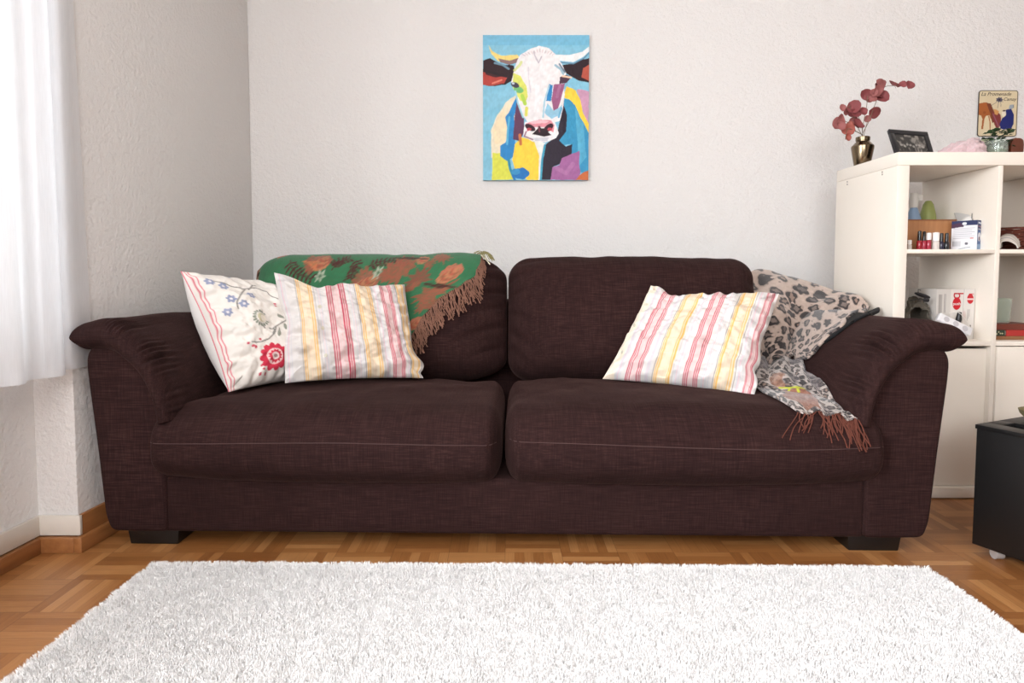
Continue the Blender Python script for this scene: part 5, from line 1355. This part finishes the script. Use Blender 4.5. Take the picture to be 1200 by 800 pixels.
# ---- lower left cell
sz2 = s2t+.0004
cf = Canvas(260, 230, (214, 208, 202))
tx = lambda zx: (zx-340)/(880-340); ty = lambda zy: (zy-152)/(625-152)
cf.mix(((cf.x < tx(540)) & (cf.x > 0)).astype(float), (196, 190, 184), .8)
for k in range(8): cf.line([(tx(372)+.012*k, ty(205)), (tx(372)+.012*k, ty(380+10*(k % 3)))], .008, (128, 122, 118))
for k in (0, .03): cf.line([(tx(450)+k, ty(200)), (tx(450)+k, ty(375))], .011, (96, 90, 90))
cf.line([(tx(730), 0), (tx(722), .38), (tx(722), .42), (tx(705), 1)], .010, (150, 144, 138)); cf.line([(tx(738), 0), (tx(730), .38)], .012, (232, 228, 222))
cf.ell((tx(628), ty(290)), .125, .125, (190, 26, 40)); cf.ell((tx(628), ty(262)), .085, .03, (216, 210, 204), .0)
cf.ell((tx(818), ty(245)), .098, .098, (190, 40, 48)); cf.line([(tx(775), ty(248)), (tx(860), ty(248))], .03, (228, 200, 196))
for k in range(3): cf.line([(tx(785+14*k), ty(345)), (tx(785+14*k), ty(450-20*k))], .009, (120, 110, 112))
cf.ell((tx(740), ty(400)), .05, .09, (206, 180, 176), .6)
cf.line([(tx(745), ty(550)), (tx(780), ty(545)), (tx(835), ty(545))], .055, (140, 52, 50)); cf.line([(tx(815), ty(550)), (tx(820), ty(575))], .05, (128, 44, 46)); cf.line([(tx(832), ty(500)), (tx(828), ty(520))], .04, (80, 60, 64))
cs = Canvas(20, 20, (200, 194, 188))
L0 = at(1096, 390, 2.30); R0 = at(1161, 390, 2.30); xr = min(R0[0], XC-.003); w_ = xr-L0[0]; h_ = at(1150, 338.5, 2.30)[2]-sz2
bx_ = carton((xr, 2.30, sz2), w_, .16, h_, 0, 'cardboard_box', 'pale cardboard box with red round logos and sideways lettering in the lower left cube', 'box', cf, cs, (204, 198, 192), 170, 150)
Mred = simple('red_print', (190, 26, 40), .5); Mwp = simple('white_print', (236, 228, 224), .5)
bp = lambda zx, zy: (L0[0]+w_*tx(zx), 2.2988, sz2+h_*(1-ty(zy)))
text('b', .052, bp(640, 215), (R(90), R(90), 0), Mred, bx_)
text('push', .015, bp(628, 292), (R(90), 0, 0), Mwp, bx_, ext=.0004)
text('b', .026, bp(825, 208), (R(90), R(90), 0), Mred, bx_)
# power strip leaning in front of the box
ps = thing('power_strip', 'white power strip lying tilted in front of the cardboard box with red logos', 'power strip', tuple(A(1115, 395, 2.28)))
a_, b_ = A(1096, 372, 2.262), A(1134, 391, 2.245); d = Vector(b_-a_); L = d.length; xdir = d.normalized(); ydir = Vector((0.1, -1, .35)); ydir = (ydir-xdir*ydir.dot(xdir)).normalized(); zdir = xdir.cross(ydir)
if zdir.z < 0: zdir = -zdir
def loc(x, y, z): return tuple(Vector(a_)+xdir*x+ydir*y+zdir*z)
mb = MB(); hh = .016
mb.hexa([loc(0, .0, -hh), loc(L, .0, -hh), loc(L, -.0+.022, -hh), loc(0, .022, -hh), loc(0, 0, hh), loc(L, 0, hh), loc(L, .022, hh), loc(0, .022, hh)])
mb.build('body', simple('white_plastic', (232, 230, 232), .35), ps, True, bevel=.005, seg=3)
for k in range(3):
    mb = MB(); cx = L*(.22+.28*k)
    mb.tube([loc(cx, .0222, 0), loc(cx, .0228, 0)], .010, 18); mb.build('socket', simple('socket_grey', (196, 192, 196), .4), ps, True)
pgc = Vector(A(1124, 370, 2.262))
pg = thing('power_plug', 'black plug with a pale cable standing at the white power strip', 'plug', tuple(pgc))
mb = MB(); mb.tube([pgc+Vector((-.002, 0, -.024)), pgc+Vector((-.001, 0, -.012)), pgc+Vector((0, 0, .004)), pgc+Vector((.001, 0, .014))], [.0085, .010, .0075, .0065], 14); mb.build('plug_body', simple('black_plug', (16, 15, 17), .4), pg, True)
mb = MB(); mb.tube([tuple(p) for p in catmull(np.array([A(1112, 367, 2.262), A(1119, 365, 2.258), A(1126, 368, 2.254), A(1133, 377, 2.258), A(1137, 385, 2.26), A(1133, 393, 2.255)]), 40)], .0013, 6); mb.build('cable', simple('white_cable', (222, 216, 210), .5), pg, True)
# olive cloth bag, black hair clip, cable with knob, grey book
ctrl = [[A(1062, 400, 2.42), A(1064, 360, 2.42), A(1072, 350, 2.42), A(1086, 352, 2.42), A(1094, 362, 2.42), A(1098, 400, 2.42)],
        [A(1060, 400, 2.35), A(1062, 362, 2.35), A(1071, 353, 2.35), A(1084, 354, 2.35), A(1090, 366, 2.35), A(1097, 400, 2.35)],
        [A(1060, 401, 2.30), A(1062, 372, 2.30), A(1070, 364, 2.30), A(1082, 362, 2.30), A(1088, 374, 2.30), A(1096, 401, 2.30)]]
G = sheet_pts(ctrl, 50, 80); uu_, vv_ = np.meshgrid(np.linspace(0, 1, 80), np.linspace(0, 1, 50)); G = G+grid_normals(G)*(.010*fbm(np.stack([uu_*6, vv_*3], -1), 2, 3))[..., None]
G[..., 0] = np.clip(G[..., 0], XB+.004, 1.556); G[..., 2] = np.maximum(G[..., 2], sz2+.002)
o = add('cloth_bag', mesh_of('cloth_bag', G.reshape(-1, 3), grid_faces(50, 80)), simple('olive_grey_cloth', (94, 88, 78), .8, bs=(200, .5, .002), var=.2)); md = o.modifiers.new('t', 'SOLIDIFY'); md.thickness = .003
tag(o, 'olive grey cloth bag in the lower left cube beside the cardboard box', 'bag')
Mdk = simple('dark_plastic', (34, 32, 36), .4)
_, Pb, Fb_ = soft_box((.062, .022, .014), (.03, .01, .007), (16, 8, 8)); c = A(1081, 346, 2.34); ca = R(18)
Pb = np.column_stack([Pb[:, 0]*math.cos(ca)+Pb[:, 2]*math.sin(ca), Pb[:, 1], -Pb[:, 0]*math.sin(ca)+Pb[:, 2]*math.cos(ca)])+c
Pb[:, 0] = np.maximum(Pb[:, 0], XB+.003)
mb = MB(); mb.raw(Pb, [tuple(f) for f in Fb_]); mb.tube([A(1076, 343, 2.335), A(1076, 339, 2.335), A(1079, 340, 2.335)], .0015, 6)
o = mb.build('hair_clip', Mdk); tag(o, 'dark oval clip lying on top of the olive grey bag', 'clip')
mb = MB(); pts = catmull(np.array([A(1066, 352, 2.31), A(1072, 351, 2.305), A(1080, 351, 2.30), A(1084, 351, 2.30)]), 14)
pts[:, 0] = np.maximum(pts[:, 0], XB+.004)
mb.tube([tuple(p) for p in pts], .0016, 6); mb.tube([A(1083, 351, 2.30), A(1088, 352, 2.298)], [.007, .0065], 12); o = mb.build('cable_end', Mdk); tag(o, 'black cable with round end lying on the front of the olive grey bag', 'cable')

# ---- lower right cell
slabbook('book', 'brown book at the bottom of the stack in the lower right cube', X2+.004, X2+.20, 2.27, 2.46, sz2, .013, (140, 96, 62), grp='books stacked in the lower right cube')
gb = slabbook('book', 'dark green patterned book in the middle of the stack in the lower right cube', X2+.003, X2+.072, 2.275, 2.45, sz2+.0135, .021, (44, 58, 44), grp='books stacked in the lower right cube')
mb = MB(); rr = random.Random(2)
for k in range(9): x = X2+.010+k*.0066; mb.lathe([(.0001, 0), (.0030, 0), (.0001, .0008)], (0, 0, 0), 8); mb.v[-24:] = [(x+a, 2.2748-c, sz2+.0135+.0105+.004*math.sin(k*2.3)+b_) for a, b_, c in mb.v[-24:]]
mb.build('flower_print', simple('cream_print', (190, 186, 150), .6), gb, True)
slabbook('book', 'red book beside the green one in the lower right cube', X2+.075, X2+.19, 2.272, 2.44, sz2+.0135, .021, (176, 46, 42), grp='books stacked in the lower right cube')
slabbook('book', 'reddish brown book on top of the stack in the lower right cube', X2+.003, X2+.195, 2.278, 2.46, sz2+.035, .021, (116, 52, 38), grp='books stacked in the lower right cube')
mt, nt, b = newmat('teal_plastic'); b.inputs['Base Color'].default_value = rgba((96, 142, 148)); b.inputs['Roughness'].default_value = .3; b.inputs['Transmission Weight'].default_value = .35; b.inputs['IOR'].default_value = 1.2
zc = sz2+.0565
o = MB().lathe([(.0001, 0), (.022, 0), (.026, .085), (.0245, .085), (.0205, .003), (.0001, .003)], n=30).build('plastic_cup', mt); o.location = (X2+.032, 2.34, zc); tag(o, 'teal plastic cup standing on the book stack beside the divider', 'cup')
o = MB().lathe([(.0001, 0), (.038, 0), (.043, .090), (.0415, .090), (.0365, .003), (.0001, .003)], n=36).build('glass_jar', M_clear); o.location = (X2+.115, 2.37, zc); tag(o, 'clear glass standing on the book stack right of the teal cup', 'glass')

# ------------------------------------------------------------------ low black cabinet at the right edge
A0 = np.array([1.455*.0+at(1140, 612, 1.775)[0], 1.775]); B0 = np.array([at(1200, 632, 1.66)[0], 1.66]); d1 = (B0-A0)/np.linalg.norm(B0-A0); d2_ = np.array([-d1[1], d1[0]]); d2_ = d2_ if d2_[0] > 0 else -d2_
Lc, Wc = .52, .42
zb, zt = .030, at(1140, 497, 1.775)[2]
lcab = thing('storage_box', 'low matt black storage cabinet on castors at the right edge of the photo', 'cabinet', (A0[0], A0[1], 0))
def cq(a, b_, z): p = A0+d1*a+d2_*b_; return (p[0], p[1], z)
def cbx(mb, a0, a1, b0, b1, z0, z1): mb.hexa([cq(a0, b0, z0), cq(a1, b0, z0), cq(a1, b1, z0), cq(a0, b1, z0), cq(a0, b0, z1), cq(a1, b0, z1), cq(a1, b1, z1), cq(a0, b1, z1)])
Mcab = simple('matt_black_laminate', (17, 15, 15), .45, var=.05)
mb = MB(); cbx(mb, 0, Lc, 0, .012, zb, zt-.012); cbx(mb, 0, Lc, Wc-.012, Wc, zb, zt-.012); cbx(mb, 0, .012, .012, Wc-.012, zb, zt-.012); cbx(mb, Lc-.012, Lc, .012, Wc-.012, zb, zt-.012); cbx(mb, .012, Lc-.012, .012, Wc-.012, zb, zb+.012); mb.build('body', Mcab, lcab, True, bevel=.001)
mb = MB(); e = .003
s0, s1, t0, t1 = .035, .40, .055, .115
cbx(mb, -e, Lc+e, -e, t0, zt-.012, zt); cbx(mb, -e, Lc+e, t1, Wc+e, zt-.012, zt); cbx(mb, -e, s0, t0, t1, zt-.012, zt); cbx(mb, s1, Lc+e, t0, t1, zt-.012, zt); lid = mb.build('lid', Mcab, lcab, True, bevel=.001)
mb = MB(); cbx(mb, s0, s1, t0, t1, zt-.03, zt-.026); mb.build('slot_floor', simple('slot_black', (14, 14, 15), .6), lid, True)
Mcl = simple('grey_clear_castor', (168, 160, 156), .25)
for a in (.05, Lc-.05):
    for b_ in (.03, Wc-.04):
        c = cq(a, b_, 0); mb = MB()
        mb.tube([(c[0]-.011, c[1], .0152), (c[0]+.011, c[1], .0152)], .015, 20); mb.tube([(c[0], c[1], .02), (c[0], c[1], zb)], .006, 10); mb.build('castor', Mcl, lcab, True)
p = np.array(at(1201, 494, 1.80)); p = np.array(cq(.08, .165, zt))
o = MB().lathe([(.0001, 0), (.030, 0), (.034, .003), (.052, .022), (.056, .034), (.053, .034), (.048, .022), (.030, .006), (.0001, .005)], n=36).build('bowl', simple('olive_ceramic', (132, 120, 84), .7, var=.15))
pp_ = at(1209, 498, 1.80); o.location = (pp_[0]+.030, 1.80, zt+.0003); tag(o, 'olive beige bowl on top of the low black cabinet', 'bowl')

# ------------------------------------------------------------------ curtains
mc, nt, b = newmat('sheer_white_voile'); L = nt.links
tr = N(nt, 'ShaderNodeBsdfTranslucent'); tr.inputs[0].default_value = (.93, .94, .96, 1)
df = N(nt, 'ShaderNodeBsdfDiffuse'); df.inputs[0].default_value = (.90, .90, .92, 1)
tp = N(nt, 'ShaderNodeBsdfTransparent')
m1_ = N(nt, 'ShaderNodeMixShader'); m1_.inputs[0].default_value = .45; L.new(df.outputs[0], m1_.inputs[1]); L.new(tr.outputs[0], m1_.inputs[2])
tc = N(nt, 'ShaderNodeTexCoord').outputs['Object']
wv = noise_node(nt, mapped(nt, tc, (400, 400, 20)), 1.0, 2)
m2_ = N(nt, 'ShaderNodeMixShader'); L.new(mth(nt, 'ADD', mth(nt, 'MULTIPLY', wv, .10), .20), m2_.inputs[0]); L.new(m1_.outputs[0], m2_.inputs[1]); L.new(tp.outputs[0], m2_.inputs[2])
L.new(m2_.outputs[0], nt.nodes['Material Output'].inputs['Surface']); M_curt = mc
def curtain(label, y0, y1, xoff, zh, amp, wl, seed, hem=.03):
    ny, nz = 260, 60; ys = np.linspace(y0, y1, ny); zs = np.linspace(2.42, zh, nz)
    Yg, Zg = np.meshgrid(ys, zs)
    t = (2.42-Zg)/(2.42-zh)
    a = amp*(.75+.25*t)
    Xg = nx(Yg)+xoff+a*np.sin(Yg*2*math.pi/wl+seed+.6*vnoise(np.stack([Yg*5, Zg*.6], -1), 1, seed))+.3*a*vnoise(np.stack([Yg*20, Zg*1.0], -1), 1, seed+3)
    Yg = Yg+.018*t*np.clip((Yg-(y1-.2))/.2, 0, 1)
    root = thing('curtain', label, 'curtain', (nx(y0)+xoff, y0, zh), 0, 'white curtains at the left window')
    add('panel', mesh_of('panel', np.stack([Xg, Yg, Zg], -1).reshape(-1, 3), grid_faces(nz, ny)), M_curt, root, True)
    hg = np.stack([Xg[-1], Yg[-1]], -1); Vh = np.concatenate([np.column_stack([hg[:, 0]+.0015, hg[:, 1], np.full(ny, zh+hem)]), np.column_stack([hg[:, 0]+.0015, hg[:, 1], np.full(ny, zh-.0005)])])
    add('hem', mesh_of('hem', Vh, grid_faces(2, ny)), M_curt, root, True)
# the far end of the sheer turns round the wall corner behind the sofa arm
pth = catmull(np.array([(-1.230, 1.66), (-1.262, 1.72), (-1.318, 1.755), (-1.318, 1.782), (-1.275, 1.787), (pier_x(1.8)-.004, 1.786), (pier_x(1.8)+.008, 1.800), (pier_x(1.84)+.006, 1.84), (pier_x(1.87)+.006, 1.872)]), 120)
zs = np.linspace(2.42, .532, 60); q = np.linspace(0, 1, 120)
Xg = np.tile(pth[:, 0], (60, 1)); Yg = np.tile(pth[:, 1], (60, 1)); Zg = np.tile(zs[:, None], (1, 120)); t = (2.42-Zg)/1.9
Yg = Yg-(1-t)*.055*np.clip((q-.8)/.2, 0, 1)
root = thing('curtain', 'sheer white curtain edge wrapping the wall corner behind the left sofa arm', 'curtain', (-1.29, 1.7, .53), 0, 'white curtains at the left window')
add('panel', mesh_of('panel', np.stack([Xg, Yg, Zg], -1).reshape(-1, 3), grid_faces(60, 120)), M_curt, root, True)
hg = np.stack([Xg[-1], Yg[-1]], -1); add('hem', mesh_of('hem', np.concatenate([np.column_stack([hg[:, 0]+.0012, hg[:, 1]-.0008, np.full(120, .560)]), np.column_stack([hg[:, 0]+.0012, hg[:, 1]-.0008, np.full(120, .5315)])]), grid_faces(2, 120)), M_curt, root, True)
curtain('white curtain panel hanging in soft folds at the left window', .35, 1.705, .150, .528, .018, .125, 5)
mb = MB(); mb.tube([(nx(.2)+.155, .2, 2.44), (nx(1.79)+.155, 1.79, 2.44)], .012, 12); o = mb.build('curtain_rail', M_pvc); tag(o, 'white curtain rail above the left window', 'rail')
